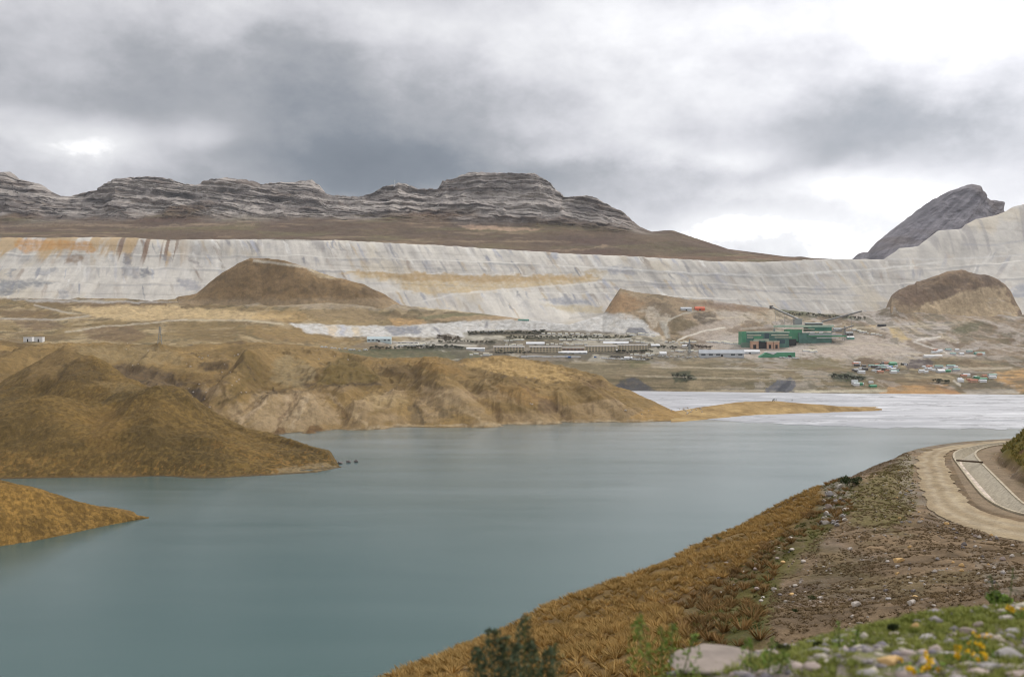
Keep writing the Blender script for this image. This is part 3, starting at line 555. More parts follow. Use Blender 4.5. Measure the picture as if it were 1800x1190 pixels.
L = [
    # left plain
    ([(120, 541), (200, 536), (300, 538), (420, 548), (520, 556), (480, 562), (330, 562), (180, 560), (140, 552)], C(205, 178, 130), .85, 3, 4),
    ([(80, 532), (250, 528), (320, 532), (250, 540), (150, 540)], BRN, .5, 3, 4), ([(0, 545), (60, 545), (140, 556), (60, 560), (0, 556)], C(122, 98, 64), .7, 3, 4),
    ([(20, 562), (90, 560), (120, 575), (60, 585), (40, 575)], C(110, 88, 66), .7, 3, 4), ([(140, 580), (230, 572), (260, 590), (240, 603), (160, 598)], C(112, 88, 62), .7, 3, 4),
    ([(290, 568), (380, 566), (450, 575), (450, 592), (380, 598), (290, 590)], C(128, 106, 62), .6, 4, 4), ([(330, 606), (380, 606), (442, 610), (430, 615), (345, 613)], C(74, 66, 62), .95, 1.5, 1.5),
    ([(0, 525), (150, 527), (320, 531), (250, 533), (60, 531)], GREY, .7, 2, 2), ([(340, 528), (520, 530), (690, 532), (760, 545), (640, 545), (400, 536)], C(170, 154, 130), .75, 3, 4),
    ([(540, 545), (620, 540), (700, 558), (640, 566), (560, 560)], C(150, 128, 92), .7, 3, 4), ([(680, 560), (740, 562), (750, 574), (690, 573)], C(196, 158, 104), .8, 3, 3),
    ([(450, 545), (520, 548), (560, 562), (520, 566), (440, 560)], C(196, 162, 104), .5, 3, 4),
    ([(430, 572), (520, 575), (560, 590), (680, 605), (560, 605), (450, 592)], C(150, 122, 72), .7, 4, 4),
    # light bench band above the camp
    ([(510, 568), (600, 572), (720, 573), (760, 569), (830, 563), (950, 558), (1060, 550), (1115, 553), (1150, 580), (1172, 600), (1060, 600), (900, 588), (810, 595), (700, 592), (600, 592), (535, 584)], LITE, .96, 2, 2),
    ([(676, 574), (735, 574), (738, 586), (690, 590), (680, 584)], C(118, 120, 128), .8, 2, 2.5), ([(570, 573), (590, 573), (592, 590), (578, 590)], C(214, 186, 140), .6, 3, 3),
    ([(617, 574), (632, 574), (635, 590), (620, 590)], C(214, 190, 140), .6, 3, 3), ([(598, 573), (606, 573), (606, 590), (598, 590)], C(170, 172, 186), .6, 2, 2),
    ([(760, 574), (768, 576), (778, 590), (772, 588)], C(130, 128, 132), .8, 1.5, 1.5), ([(852, 565), (856, 565), (858, 575), (852, 575)], C(130, 128, 132), .8, 1.5, 1.5),
    ([(750, 552), (800, 552), (900, 556), (960, 562), (860, 563), (780, 564), (740, 560)], C(176, 150, 112), .9, 2, 2),
    ([(730, 558), (800, 550), (850, 551), (890, 553), (800, 556), (750, 563)], C(118, 116, 82), .85, 1.5, 1.5),
    ([(700, 534), (800, 535), (950, 556), (850, 551), (760, 545)], C(208, 190, 156), .85, 2, 2), ([(740, 520), (1000, 545), (1060, 552), (900, 560)], LITE, .0, 2, 2),
    ([(1098, 586), (1106, 576), (1130, 576), (1142, 588), (1120, 590)], C(112, 112, 116), .95, 1.2, 1),
    ([(1060, 588), (1170, 590), (1168, 600), (1075, 598)], C(200, 176, 132), .7, 3, 3),
    # brown spur right of the dump toe
    ([(1058, 552), (1075, 520), (1092, 508), (1150, 520), (1260, 533), (1360, 545), (1340, 560), (1290, 585), (1200, 600), (1160, 596), (1130, 560)], C(172, 148, 116), .75, 5, 6),
    ([(1064, 548), (1080, 518), (1100, 512), (1130, 535), (1100, 550)], C(170, 134, 92), .8, 3, 4), ([(1130, 532), (1170, 530), (1200, 555), (1160, 560)], C(112, 98, 78), .7, 3, 5),
    ([(1190, 530), (1290, 532), (1370, 545), (1290, 548)], C(126, 100, 76), .7, 3, 2), ([(1175, 560), (1200, 556), (1235, 575), (1200, 590), (1180, 590)], C(104, 90, 60), .85, 2, 3),
    ([(1215, 552), (1255, 548), (1265, 565), (1240, 572), (1225, 566)], C(92, 82, 66), .85, 2, 3), ([(1160, 565), (1172, 563), (1178, 595), (1168, 595)], C(176, 170, 155), .9, 2, 1.5),
    ([(1120, 545), (1150, 540), (1180, 560), (1150, 575), (1130, 560)], C(196, 184, 164), .7, 3, 5), ([(1255, 548), (1330, 550), (1340, 565), (1280, 572)], C(192, 180, 162), .8, 3, 4),
    ([(1190, 585), (1240, 568), (1300, 560), (1300, 600), (1230, 600)], C(178, 164, 148), .8, 3, 3),
    ([(1375, 542), (1400, 545), (1500, 556), (1535, 561), (1500, 563), (1400, 556), (1360, 548)], C(88, 94, 62), .9, 2, 2),
    ([(1230, 608), (1500, 590), (1560, 580), (1620, 590), (1640, 620), (1500, 632), (1400, 628), (1260, 632)], C(182, 168, 152), .85, 4, 4),
    # camp terraces
    ([(815, 585), (870, 580), (960, 581), (1060, 585), (1160, 592), (1160, 600), (820, 597)], C(150, 142, 118), .8, 2, 2),
    ([(822, 582), (900, 579), (1060, 582), (1100, 587), (900, 590), (822, 590)], C(98, 84, 62), .8, 2, 2), ([(760, 598), (880, 590), (890, 594), (800, 604)], C(205, 198, 180), .85, 1.5, 1.5),
    ([(740, 600), (1160, 600), (1230, 612), (1225, 628), (1160, 635), (960, 635), (820, 630), (740, 618)], C(134, 124, 108), .85, 3, 3),
    ([(560, 618), (700, 612), (840, 618), (850, 632), (760, 632), (650, 630), (590, 625)], C(92, 92, 62), .9, 2.5, 2.5),
    ([(640, 602), (760, 598), (830, 605), (790, 612), (700, 610)], C(205, 202, 192), .7, 3, 3), ([(600, 612), (640, 602), (700, 604), (650, 615)], C(128, 114, 92), .8, 2, 3),
    ([(766, 590), (785, 586), (812, 594), (800, 601), (775, 600)], C(98, 84, 62), .9, 2, 2),
    # slope below the terrace down to the tailings
    ([(950, 640), (1080, 632), (1230, 630), (1420, 630), (1520, 645), (1560, 660), (1540, 690), (1080, 688), (1060, 660)], C(118, 106, 76), .85, 4, 4),
    ([(1100, 634), (1145, 632), (1150, 640), (1110, 645)], C(98, 100, 56), .7, 3, 3), ([(1135, 634), (1180, 636), (1190, 645), (1150, 646)], C(165, 156, 144), .8, 3, 3),
    ([(1180, 655), (1215, 653), (1225, 664), (1190, 672)], C(70, 72, 48), .8, 2, 3), ([(1210, 670), (1228, 662), (1240, 688), (1205, 688)], C(160, 142, 106), .8, 3, 3),
    ([(1076, 688), (1088, 670), (1110, 664), (1130, 670), (1150, 688)], C(78, 76, 74), .9, 2, 3), ([(1455, 658), (1490, 655), (1525, 664), (1500, 672), (1465, 668)], C(64, 68, 40), .85, 2, 2.5),
    ([(1345, 688), (1370, 668), (1398, 664), (1402, 676), (1392, 690)], C(105, 105, 108), .95, 2, 2.5), ([(1240, 686), (1340, 685), (1420, 684), (1500, 690), (1240, 690)], C(205, 196, 172), .8, 1.5, 1),
    ([(1430, 630), (1470, 632), (1500, 650), (1450, 650)], C(122, 104, 66), .6, 3, 4), ([(1490, 640), (1520, 626), (1555, 640), (1540, 648)], C(126, 104, 78), .7, 3, 3),
    ([(1545, 693), (1565, 677), (1665, 676), (1690, 693)], C(190, 146, 90), .97, 1, .8), ([(1645, 678), (1668, 677), (1690, 693), (1665, 693)], C(176, 130, 84), .8, 1.2, 1),
    ([(1560, 668), (1640, 664), (1660, 676), (1560, 677)], C(128, 104, 66), .8, 2, 2), ([(1688, 684), (1800, 683), (1790, 692), (1700, 693)], C(178, 168, 152), .9, 1.5, 1),
    ([(1700, 675), (1780, 668), (1785, 681), (1700, 681)], C(105, 88, 72), .8, 2, 2),
    ([(1725, 662), (1765, 650), (1830, 644), (2090, 640), (2090, 690), (1790, 688), (1760, 672)], C(196, 152, 92), .92, 3, 3),
    ([(1590, 640), (1610, 630), (1640, 632), (1630, 646), (1600, 648)], C(92, 78, 74), .8, 2, 3), ([(1625, 630), (1680, 630), (1690, 642), (1640, 645)], C(122, 106, 72), .8, 3, 3),
    ([(1690, 655), (1700, 650), (1720, 652), (1715, 662), (1695, 660)], C(84, 70, 62), .8, 2, 2),
    ([(1665, 582), (1680, 574), (1720, 562), (1830, 560), (2090, 560), (2090, 645), (1760, 640), (1720, 620), (1690, 610)], C(138, 118, 90), .85, 3, 5),
    ([(1670, 580), (1700, 570), (1730, 566), (1720, 582), (1680, 588)], C(98, 98, 66), .8, 3, 3), ([(1560, 575), (1580, 578), (1602, 598), (1585, 600), (1570, 592)], C(192, 166, 108), .8, 2, 2.5),
    ([(1606, 588), (1635, 588), (1640, 592), (1612, 593)], C(98, 92, 70), .8, 1.5, 1.5), ([(1630, 600), (1660, 596), (1675, 606), (1640, 609)], C(112, 92, 68), .8, 2, 3),
    ([(1520, 571), (1540, 571), (1540, 576), (1520, 576)], C(205, 174, 120), .8, 1.5, 1), ([(1570, 560), (1640, 548), (1700, 548), (1780, 548), (1760, 562), (1640, 566), (1560, 566)], C(150, 128, 96), .8, 3, 4),
    ([(1540, 552), (1560, 544), (1600, 540), (1600, 552), (1560, 560)], C(112, 98, 70), .8, 2, 3), ([(1590, 540), (1625, 538), (1618, 548), (1596, 548)], C(200, 198, 194), .8, 2, 2),
    ([(0, 622), (30, 620), (38, 650), (10, 665), (0, 665)], C(118, 112, 100), .9, 3, 3), ([(0, 602), (40, 602), (60, 612), (20, 618), (0, 616)], C(128, 116, 96), .9, 3, 3),
]
for p_, c_, a_, so, ed in L: paint(col, V, p_, c_, a_, so, ed)
mm = sstep(690, 760, PX) * sstep(1240, 1160, PX) * sstep(590, 598, PY) * sstep(640, 632, PY)
col = over(col, mm * sstep(-.05, .1, v3) * .7, C(92, 86, 68)); col = over(col, mm * sstep(.1, .2, v2) * .6, C(186, 178, 160))
mm = sstep(1240, 1300, PX) * sstep(690, 680, PY) * sstep(545, 555, PY)
col = over(col, mm * sstep(.1, .2, v1 + .3 * v3) * .6, C(120, 100, 74)); col = over(col, mm * sstep(.12, .22, -v2) * .45, C(188, 178, 166)); col = over(col, mm * sstep(.2, .3, -v3) * .5, C(96, 90, 62))
mm = sstep(1040, 1080, PX) * sstep(632, 640, PY) * sstep(692, 684, PY); gz = fbm(x / 90, z / 3.2, o=4, seed=148)
col = over(col, mm * sstep(.1, .3, gz) * .5, C(148, 130, 98)); col = over(col, mm * sstep(.1, .3, -gz) * .5, C(92, 84, 58))
for pts, wd, c, a in [
    ([(822, 587), (900, 585), (965, 586)], 5, C(78, 74, 54), .9), ([(885, 596), (980, 595), (1110, 594)], 4, C(78, 76, 54), .9), ([(752, 613), (818, 612)], 7, C(70, 72, 50), .9), ([(650, 615), (760, 614)], 4, C(78, 80, 52), .9), ([(770, 603), (870, 603)], 4, C(84, 78, 60), .8),
    ([(60, 536), (110, 548), (160, 555), (100, 562), (0, 560)], 3, C(190, 182, 168), .7), ([(115, 584), (180, 574), (240, 570), (295, 564), (330, 562)], 2.4, C(196, 186, 166), .8),
    ([(320, 563), (430, 563), (500, 570)], 3, C(200, 186, 158), .8), ([(1190, 599), (1210, 590), (1240, 581), (1275, 576)], 2.6, C(222, 214, 196), .95),
    ([(1172, 595), (1170, 575), (1175, 562), (1200, 552), (1225, 547)], 3, C(196, 188, 170), .8), ([(1655, 592), (1612, 598), (1604, 600), (1640, 612), (1665, 620)], 2.6, C(222, 214, 200), .9),
    ([(1665, 620), (1720, 612)], 5, C(190, 184, 176), .6), ([(840, 553), (1000, 548)], 1.5, LITE, .0), ([(1000, 638), (1150, 640), (1290, 650), (1500, 668)], 1.6, C(166, 150, 118), .6),
    ([(1675, 668), (1690, 678)], 4, C(205, 196, 178), .8), ([(1300, 578), (1420, 571), (1480, 570)], 4, C(188, 176, 160), .6),
    ([(1540, 628), (1600, 640), (1700, 648), (1780, 646)], 4, C(196, 182, 160), .6), ([(0, 634), (18, 630), (50, 621)], 2.2, C(225, 220, 210), .95)]:
    paint(col, V, line_poly(pts, wd), c, a, 1.2, 1.0)
for p_, c_, a_, so, ed in [([(1340, 690), (1366, 670), (1392, 662), (1402, 670), (1394, 690)], C(98, 98, 102), .95, 1.5, 2.5), ([(1362, 690), (1384, 668), (1392, 670), (1380, 690)], C(66, 68, 74), .9, 1.5, 1.5),
    ([(1076, 688), (1090, 672), (1112, 666), (1132, 672), (1150, 688)], C(84, 82, 82), .9, 2, 3), ([(1180, 655), (1215, 652), (1225, 665), (1190, 674)], C(66, 70, 44), .8, 2, 4), ([(1455, 658), (1490, 654), (1525, 664), (1500, 672), (1465, 668)], C(64, 70, 42), .9, 2, 3),
    ([(1108, 690), (1240, 686), (1345, 686), (1345, 690), (1108, 693)], C(150, 134, 104), .8, 1, 1), ([(1398, 686), (1560, 684), (1560, 690), (1398, 690)], C(196, 186, 160), .8, 1, 1), ([(1590, 640), (1610, 630), (1640, 632), (1630, 646), (1600, 648)], C(84, 72, 70), .85, 2, 4),
    ([(1490, 638), (1520, 626), (1560, 638), (1555, 650)], C(116, 96, 72), .8, 3, 4), ([(1380, 632), (1450, 628), (1490, 645), (1400, 650)], C(120, 108, 70), .7, 3, 5), ([(1430, 600), (1540, 592), (1600, 612), (1560, 628), (1440, 622)], C(184, 168, 150), .75, 4, 5)]: paint(col, V, p_, c_, a_, so, ed)
for pts, wd in [([(1150, 645), (1300, 648), (1430, 652)], 1.6), ([(1100, 660), (1250, 664), (1420, 668)], 1.6), ([(1310, 585), (1400, 580), (1500, 576), (1600, 574), (1680, 570)], 2.5), ([(1500, 630), (1560, 622), (1640, 622)], 2), ([(1240, 560), (1340, 556), (1380, 560)], 2), ([(1420, 610), (1520, 604), (1600, 608)], 2)]: paint(col, V, line_poly(pts, wd), C(198, 184, 158), .75, 1.2, 1)
valley = grid_mesh('terrain', V, col, M_far)

# ---- tailings flat at the head of the lake
near = zrow([(980, 735), (1190, 731), (1215, 736), (1300, 742), (1450, 748), (1600, 752), (1700, 751), (1800, 754), (2090, 757)], .12)
far = [(980, 686, 2260), (1350, 689, 2230), (2090, 690, 2200)]
V, ts = sheet([near, [(p, CY + (H - .35) / d * F, d) for p, _, d in [(a, b, d * .55 + 2230 * .45) for a, b, d in near]], far], 980, 2080, 800, [130, 90])
x, y = V[..., 0].copy(), V[..., 1].copy()
V[..., 1] += (38 * fbm(x / 45, x / 75, o=5, seed=160)) * sstep(1, 0, ts)[:, None]
y = V[..., 1]
V[..., 2] = .12 + .06 * fbm(x / 30, y / 12, o=3, seed=161)
ch = fbm(x / 110, y / 45, o=6, seed=162, gain=.6)
lines = sstep(.09, .0, np.abs(ch)) * sstep(-.35, .1, fbm(x / 200, y / 120, o=3, seed=163))
col = tint(V, C(178, 178, 182), C(206, 206, 208), np.clip(.5 + fbm(x / 120, y / 30, o=4, seed=164), 0, 1))
col = over(col, lines * .85, C(104, 102, 102))
wetm = sstep(.1, .5, fbm(x / 260, y / 40, o=4, seed=165)) * .6
col = over(col, wetm, C(150, 152, 156)); col = over(col, sstep(.25, .5, fbm(x / 90, y / 14, o=5, seed=168)) * .8, C(250, 250, 250))
col = over(col, sstep(.12, .0, ts)[:, None] * (.25 + 0 * x), C(120, 128, 128))
M_tail = ground_mat('tailings_mud', .05, .3, .07, .12, .3, .5, (.4, 1, 1))
M_tail.node_tree.nodes['Principled BSDF'].inputs['Specular IOR Level'].default_value = .5
grid_mesh('mud_flat', V, col * .82, M_tail)

# ---- eroded hills along the far shore
wat = zrow([(-300, 775), (330, 768), (450, 765), (500, 762), (560, 758), (640, 755), (700, 750), (780, 752), (850, 750), (950, 745), (1000, 742), (1100, 742), (1160, 741), (1205, 739)], 0)
crest = [(-300, 595, 1900), (0, 600, 1900), (60, 607, 1900), (120, 604, 1950), (320, 610, 2000), (420, 600, 2100), (500, 606, 2100), (560, 612, 2120), (600, 620, 2120), (666, 631, 2040), (765, 628, 2040),
         (803, 637, 1980), (830, 630, 2120), (883, 626, 2150), (940, 634, 2100), (987, 646, 1980), (1058, 663, 1830), (1077, 679, 1760), (1152, 708, 1600), (1195, 727, 1490), (1205, 736, 1450)]
def icr(a): return np.interp(a, *np.array(crest)[:, :2].T), np.interp(a, np.array(crest)[:, 0], np.array(crest)[:, 2])
pxs = [a for a, b, d in wat]
xs = sorted(set(pxs + [c_[0] for c_ in crest]))
def wt(a): return np.interp(a, [q[0] for q in wat], [q[1] for q in wat]), np.interp(a, [q[0] for q in wat], [q[2] for q in wat])
m1 = []; m2 = []
for a in xs:
    (cy_, cdd), (wy, wd_) = icr(a), wt(a)
    m1.append((a, wy * .52 + cy_ * .48 , wd_ * .76 + cdd * .24)); m2.append((a, wy * .24 + cy_ * .76, wd_ * .42 + cdd * .58))
V, ts = sheet([[(a, b + 6, d - 26) for a, b, d in wat], [(a, b, d) for a, b, d in wat], m1, m2, crest, [(a, CY + (H - (.4 * (H + (CY - b) / F * d) - 6)) / (d + 160) * F, d + 160) for a, b, d in crest]], -300, 1204, 1200, [4, 60, 70, 60, 14])
x, y, z = V[..., 0].copy(), V[..., 1].copy(), V[..., 2].copy()
PX, PY = proj(V)
dec = sstep(1205, 1040, PX)
ab = sstep(.9, 1.5, ts)[:, None] * sstep(4.0, 3.6, ts)[:, None] * dec
wx = x + 40 * fbm(x / 160, y / 160, o=3, seed=171); wy_ = y + 40 * fbm(x / 160 + 9, y / 160, o=3, seed=172)
rid = fbm(wx / 120 + .25 * wy_ / 120, wy_ / 260, o=4, seed=173, ridged=True)
V[..., 2] += ab * (12 * rid - 2 + 5 * fbm(wx / 34, wy_ / 60, o=3, seed=188, ridged=True)) + sstep(1., 1.3, ts)[:, None] * 3.6 * dec * fbm(x / 28, y / 60, o=4, seed=174, ridged=True)
V[..., 1] += ab * 22 * fbm(wx / 70, z / 60, o=4, seed=175, ridged=True)
ridges(V, [([(385, 712), (412, 680), (440, 655), (472, 628)], 26, 20), ([(430, 700), (400, 735), (375, 745)], 16, 10), ([(500, 692), (470, 725), (440, 752)], 20, 13), ([(560, 682), (535, 720), (520, 750)], 20, 13),
    ([(585, 680), (620, 715), (650, 745)], 24, 14), ([(690, 690), (700, 720), (695, 742)], 18, 9), ([(745, 650), (790, 700), (850, 742)], 28, 17), ([(700, 635), (745, 662), (780, 682)], 30, 13),
    ([(850, 660), (900, 700), (955, 738)], 28, 16), ([(930, 668), (985, 705), (1020, 738)], 24, 12), ([(1000, 672), (1060, 705), (1110, 736)], 20, 9), ([(200, 650), (260, 645), (330, 660)], 36, 14),
    ([(130, 622), (220, 614), (320, 622)], 50, 12), ([(345, 650), (400, 645), (420, 655)], 26, 12), ([(300, 668), (340, 690), (352, 715)], 18, -14), ([(420, 640), (400, 670), (360, 700)], 16, -12),
    ([(560, 675), (610, 672), (668, 672)], 14, -9), ([(640, 650), (690, 672), (730, 700)], 24, -12), ([(800, 665), (850, 705), (880, 742)], 18, -12), ([(900, 660), (960, 690), (985, 735)], 18, -10), ([(640, 690), (600, 720), (590, 748)], 16, -9),
    ([(475, 650), (510, 635), (545, 650)], 40, 15), ([(0, 640), (60, 625), (110, 618)], 40, 10)], (10, 195), sstep(4.0, 3.3, ts)[:, None] * .85)
for a in [(610, 665, 1600, 110, 110, 26), (430, 690, 1600, 50, 130, 18), (150, 660, 1700, 70, 90, 14), (300, 640, 1750, 90, 90, 12), (740, 680, 1560, 60, 120, 10), (860, 700, 1500, 90, 120, 12),
          (960, 705, 1480, 70, 90, 9), (705, 665, 1720, 90, 100, 14), (545, 762, 1250, 14, 14, 6), (490, 764, 1240, 10, 12, 5)]: mound(V, *a)
x, y, z = V[..., 0], V[..., 1], V[..., 2]
nA = np.clip(.5 + .9 * fbm(wx / 60, wy_ / 90, o=5, seed=176), 0, 1)
col = tint(V, C(122, 100, 60), C(154, 127, 80), nA)
bare = sstep(.0, .35, .5 * (1.6 - ts[:, None]) + .9 * fbm(wx / 75, z / 18, o=5, seed=177) + .35 * rid - .05)
col = over(col, bare * .8, tint(V, C(142, 118, 80), C(172, 148, 112), np.clip(.5 + fbm(wx / 25, z / 30, o=4, seed=178), 0, 1)))
dk = sstep(.3, .55, fbm(wx / 45, wy_ / 60, o=4, seed=179) - .3 * rid) * .6
col = over(col, dk, C(98, 80, 56))
for p_, c_, a_, so, ed in [
    ([(556, 672), (575, 640), (610, 622), (640, 640), (672, 668), (640, 676), (580, 678)], C(112, 94, 50), .85, 3, 3),
    ([(680, 645), (700, 640), (760, 668), (780, 680), (760, 684), (720, 670)], C(104, 84, 52), .75, 3, 4), ([(700, 632), (765, 630), (800, 645), (830, 665), (790, 660), (740, 648)], C(150, 118, 66), .7, 4, 4),
    ([(808, 640), (840, 631), (885, 627), (945, 636), (1000, 650), (1050, 668), (960, 672), (880, 655)], C(192, 160, 104), .85, 3, 3),
    ([(640, 695), (700, 690), (720, 710), (660, 720)], C(180, 156, 112), .6, 6, 6), ([(860, 675), (920, 680), (980, 700), (940, 715), (880, 700)], C(165, 130, 78), .6, 6, 6),
    ([(400, 620), (440, 618), (460, 640), (470, 680), (440, 670), (420, 700), (380, 715), (400, 690), (430, 660)], C(112, 92, 50), .8, 3, 4),
    ([(475, 640), (500, 625), (540, 635), (560, 655), (530, 680), (480, 670)], C(152, 134, 98), .8, 4, 5), ([(385, 725), (460, 690), (560, 690), (600, 740), (500, 762), (420, 745)], C(168, 146, 112), .75, 6, 8),
    ([(185, 645), (230, 638), (300, 655), (340, 690), (300, 690), (240, 675)], C(96, 80, 60), .85, 3, 4), ([(130, 610), (200, 606), (300, 615), (330, 640), (220, 640), (160, 632)], C(150, 130, 92), .8, 5, 6),
    ([(350, 640), (410, 635), (400, 650), (360, 655)], C(92, 76, 56), .8, 3, 3), ([(300, 655), (380, 660), (400, 675), (340, 680)], C(120, 96, 56), .7, 3, 4),
    ([(320, 690), (350, 680), (365, 705), (350, 715)], C(84, 74, 66), .8, 2, 3), ([(260, 690), (320, 700), (370, 715), (350, 690), (300, 668)], C(150, 132, 100), .0, 2, 3),
    ([(536, 762), (545, 748), (560, 748), (572, 760)], C(110, 82, 50), .9, 1.5, 1.5), ([(480, 764), (490, 750), (500, 752), (508, 764)], C(110, 82, 50), .9, 1.5, 1.5),
    ([(1150, 712), (1190, 720), (1205, 740), (1150, 741), (1100, 738)], C(172, 138, 82), .7, 3, 3), ([(715, 715), (740, 712), (745, 745), (725, 745)], C(92, 80, 60), .6, 3, 4),
    ([(770, 715), (800, 718), (790, 738), (765, 735)], C(100, 86, 62), .6, 3, 4), ([(955, 700), (990, 712), (970, 732), (945, 722)], C(100, 78, 58), .6, 3, 5), ([(1000, 655), (1060, 668), (1075, 688), (1040, 680)], C(112, 90, 60), .7, 3, 3)]:
    paint(col, V, p_, c_, a_, so, ed)
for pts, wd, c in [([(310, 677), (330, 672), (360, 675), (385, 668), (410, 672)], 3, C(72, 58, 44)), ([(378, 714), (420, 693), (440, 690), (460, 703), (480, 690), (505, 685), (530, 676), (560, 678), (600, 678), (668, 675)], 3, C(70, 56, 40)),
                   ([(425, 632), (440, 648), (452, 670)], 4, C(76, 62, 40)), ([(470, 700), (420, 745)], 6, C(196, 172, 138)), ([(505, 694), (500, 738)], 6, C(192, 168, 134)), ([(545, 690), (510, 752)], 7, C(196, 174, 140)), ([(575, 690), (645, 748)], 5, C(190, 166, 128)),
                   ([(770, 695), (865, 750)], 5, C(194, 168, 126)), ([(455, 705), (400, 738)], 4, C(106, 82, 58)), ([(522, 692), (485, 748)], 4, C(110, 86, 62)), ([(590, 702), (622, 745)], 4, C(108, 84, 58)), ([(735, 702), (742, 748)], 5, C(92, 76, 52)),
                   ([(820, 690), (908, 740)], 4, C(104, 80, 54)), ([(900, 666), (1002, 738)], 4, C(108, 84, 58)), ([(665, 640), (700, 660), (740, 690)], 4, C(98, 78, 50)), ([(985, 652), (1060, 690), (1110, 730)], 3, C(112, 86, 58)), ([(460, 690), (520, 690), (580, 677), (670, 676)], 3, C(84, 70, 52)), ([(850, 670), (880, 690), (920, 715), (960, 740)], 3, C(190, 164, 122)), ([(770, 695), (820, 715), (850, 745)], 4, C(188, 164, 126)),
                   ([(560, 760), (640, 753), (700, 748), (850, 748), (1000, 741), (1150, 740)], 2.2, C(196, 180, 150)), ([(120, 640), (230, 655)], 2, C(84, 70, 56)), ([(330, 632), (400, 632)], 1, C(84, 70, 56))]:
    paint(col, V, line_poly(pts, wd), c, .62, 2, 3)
wetz = sstep(1.1, .2, V[..., 2] + .5 * fbm(V[..., 0] / 9, V[..., 1] / 9, o=3, seed=500)); col = over(col, wetz * .7, C(96, 84, 66))
midhills = grid_mesh('hills', V, col, M_mid)

# ---- low spit reaching into the tailings
fr = zrow([(1180, 742), (1250, 736), (1330, 729), (1450, 725), (1535, 722), (1550, 720.5)], .2)
cr = [(1180, 724, 1520), (1250, 713, 1600), (1310, 706, 1660), (1360, 705, 1680), (1400, 708, 1660), (1450, 712, 1640), (1500, 716.5, 1640), (1535, 719, 1640), (1550, 720.5, 1652)]
V, ts = sheet([[(a, b + 2, d - 12) for a, b, d in fr], fr, cr, [(a, CY + (H + 1) / (d + 110) * F, d + 110) for a, b, d in cr]], 1180, 1550, 380, [3, 40, 16])
x, y, z = V[..., 0], V[..., 1], V[..., 2]
V[..., 2] += sstep(1, 1.3, ts)[:, None] * .9 * fbm(x / 25, y / 25, o=4, seed=181); V[..., 1] += 6 * fbm(x / 25, x / 40, o=4, seed=182)
col = tint(V, C(150, 122, 76), C(190, 160, 108), np.clip(.5 + fbm(x / 25, y / 30, o=5, seed=183), 0, 1))
grid_mesh('sand_spit', V, col, M_mid)

# ---- brown headland on the left
wat = zrow([(-300, 846), (0, 842), (100, 840), (250, 838), (400, 839), (500, 834), (560, 830), (600, 821)], 0)
h1 = [(-300, 745, 950), (0, 745, 950), (60, 742, 955), (150, 742, 950), (270, 750, 945), (340, 770, 935), (400, 795, 925), (500, 818, 912), (560, 826, 898), (600, 821, 915)]
h2 = [(-300, 690, 1180), (0, 700, 1150), (60, 690, 1170), (120, 675, 1180), (200, 700, 1090), (270, 706, 1060), (331, 718, 1040), (384, 742, 1030), (434, 768, 1010), (500, 793, 975), (551, 806, 945), (600, 821, 918)]
hc = [(-300, 690, 1400), (0, 672, 1400), (30, 655, 1420), (60, 638, 1440), (95, 618, 1480), (114, 607, 1500), (128, 616, 1450), (150, 626, 1390), (163, 634, 1360), (200, 655, 1280), (240, 674, 1200), (270, 688, 1150),
      (295, 690, 1120), (331, 704, 1100), (384, 729, 1075), (434, 753, 1055), (473, 760, 1040), (508, 771, 1010), (551, 786, 970), (578, 795, 952), (588, 812, 935), (600, 821, 925)]
V, ts = sheet([[(a, b + 8, d - 14) for a, b, d in wat], wat, h1, h2, hc, backrow(hc, 170, -6)], -300, 600, 900, [4, 90, 100, 90, 14])
x, y, z = V[..., 0].copy(), V[..., 1].copy(), V[..., 2].copy()
PX, PY = proj(V)
ab = sstep(1.0, 1.7, ts)[:, None] * sstep(4.0, 3.6, ts)[:, None] * sstep(600, 540, PX)
ridges(V, [([(300, 696), (350, 722), (400, 752), (500, 797), (540, 810)], 26, 10), ([(335, 718), (380, 742), (440, 768), (540, 800)], 12, -7), ([(295, 696), (262, 735), (235, 790)], 42, 12),
    ([(0, 672), (75, 660), (150, 678), (230, 698)], 38, 13), ([(20, 738), (75, 722), (125, 742), (150, 770)], 40, 13), ([(150, 700), (180, 740), (190, 800)], 34, -10), ([(163, 638), (200, 662), (240, 682)], 24, 10),
    ([(165, 640), (150, 660), (120, 680)], 26, 12), ([(0, 700), (60, 690), (120, 700)], 30, -10), ([(60, 640), (100, 650), (140, 668)], 22, -9), ([(380, 760), (370, 800), (360, 830)], 30, 5), ([(320, 745), (310, 790), (300, 825)], 26, -5)], (10, 280), .55 * sstep(4.0, 3.2, ts)[:, None])
V[..., 2] += ab * (7 * fbm(x / 110 + y / 300, y / 130, o=4, seed=191) + 2.5 * fbm(x / 28, y / 45, o=3, seed=198, ridged=True)) + sstep(1, 1.2, ts)[:, None] * .8 * fbm(x / 12, y / 12, o=3, seed=192)
for a in [(280, 725, 1020, 60, 90, 16), (90, 730, 1030, 50, 80, 12), (190, 735, 1000, 30, 80, -8), (160, 650, 1250, 60, 70, 14), (30, 760, 940, 40, 60, 8), (420, 800, 940, 60, 40, 7)]: mound(V, *a)
V[..., 1] += ab * 8 * fbm(x / 60, z / 60, o=3, seed=193)
V[..., 2] += sstep(1., 1.15, ts)[:, None] * .7 * fbm(x / 3., y / 4., o=2, seed=199)
x, y, z = V[..., 0], V[..., 1], V[..., 2]
col = tint(V, C(98, 80, 42), C(130, 104, 56), np.clip(.45 + .9 * fbm(x / 60, y / 60, o=5, seed=194), 0, 1))
tus = sstep(-.2, .5, fbm(x / 3.2, y / 4.5, o=3, seed=195)); col = col * (.80 + .42 * tus[..., None])
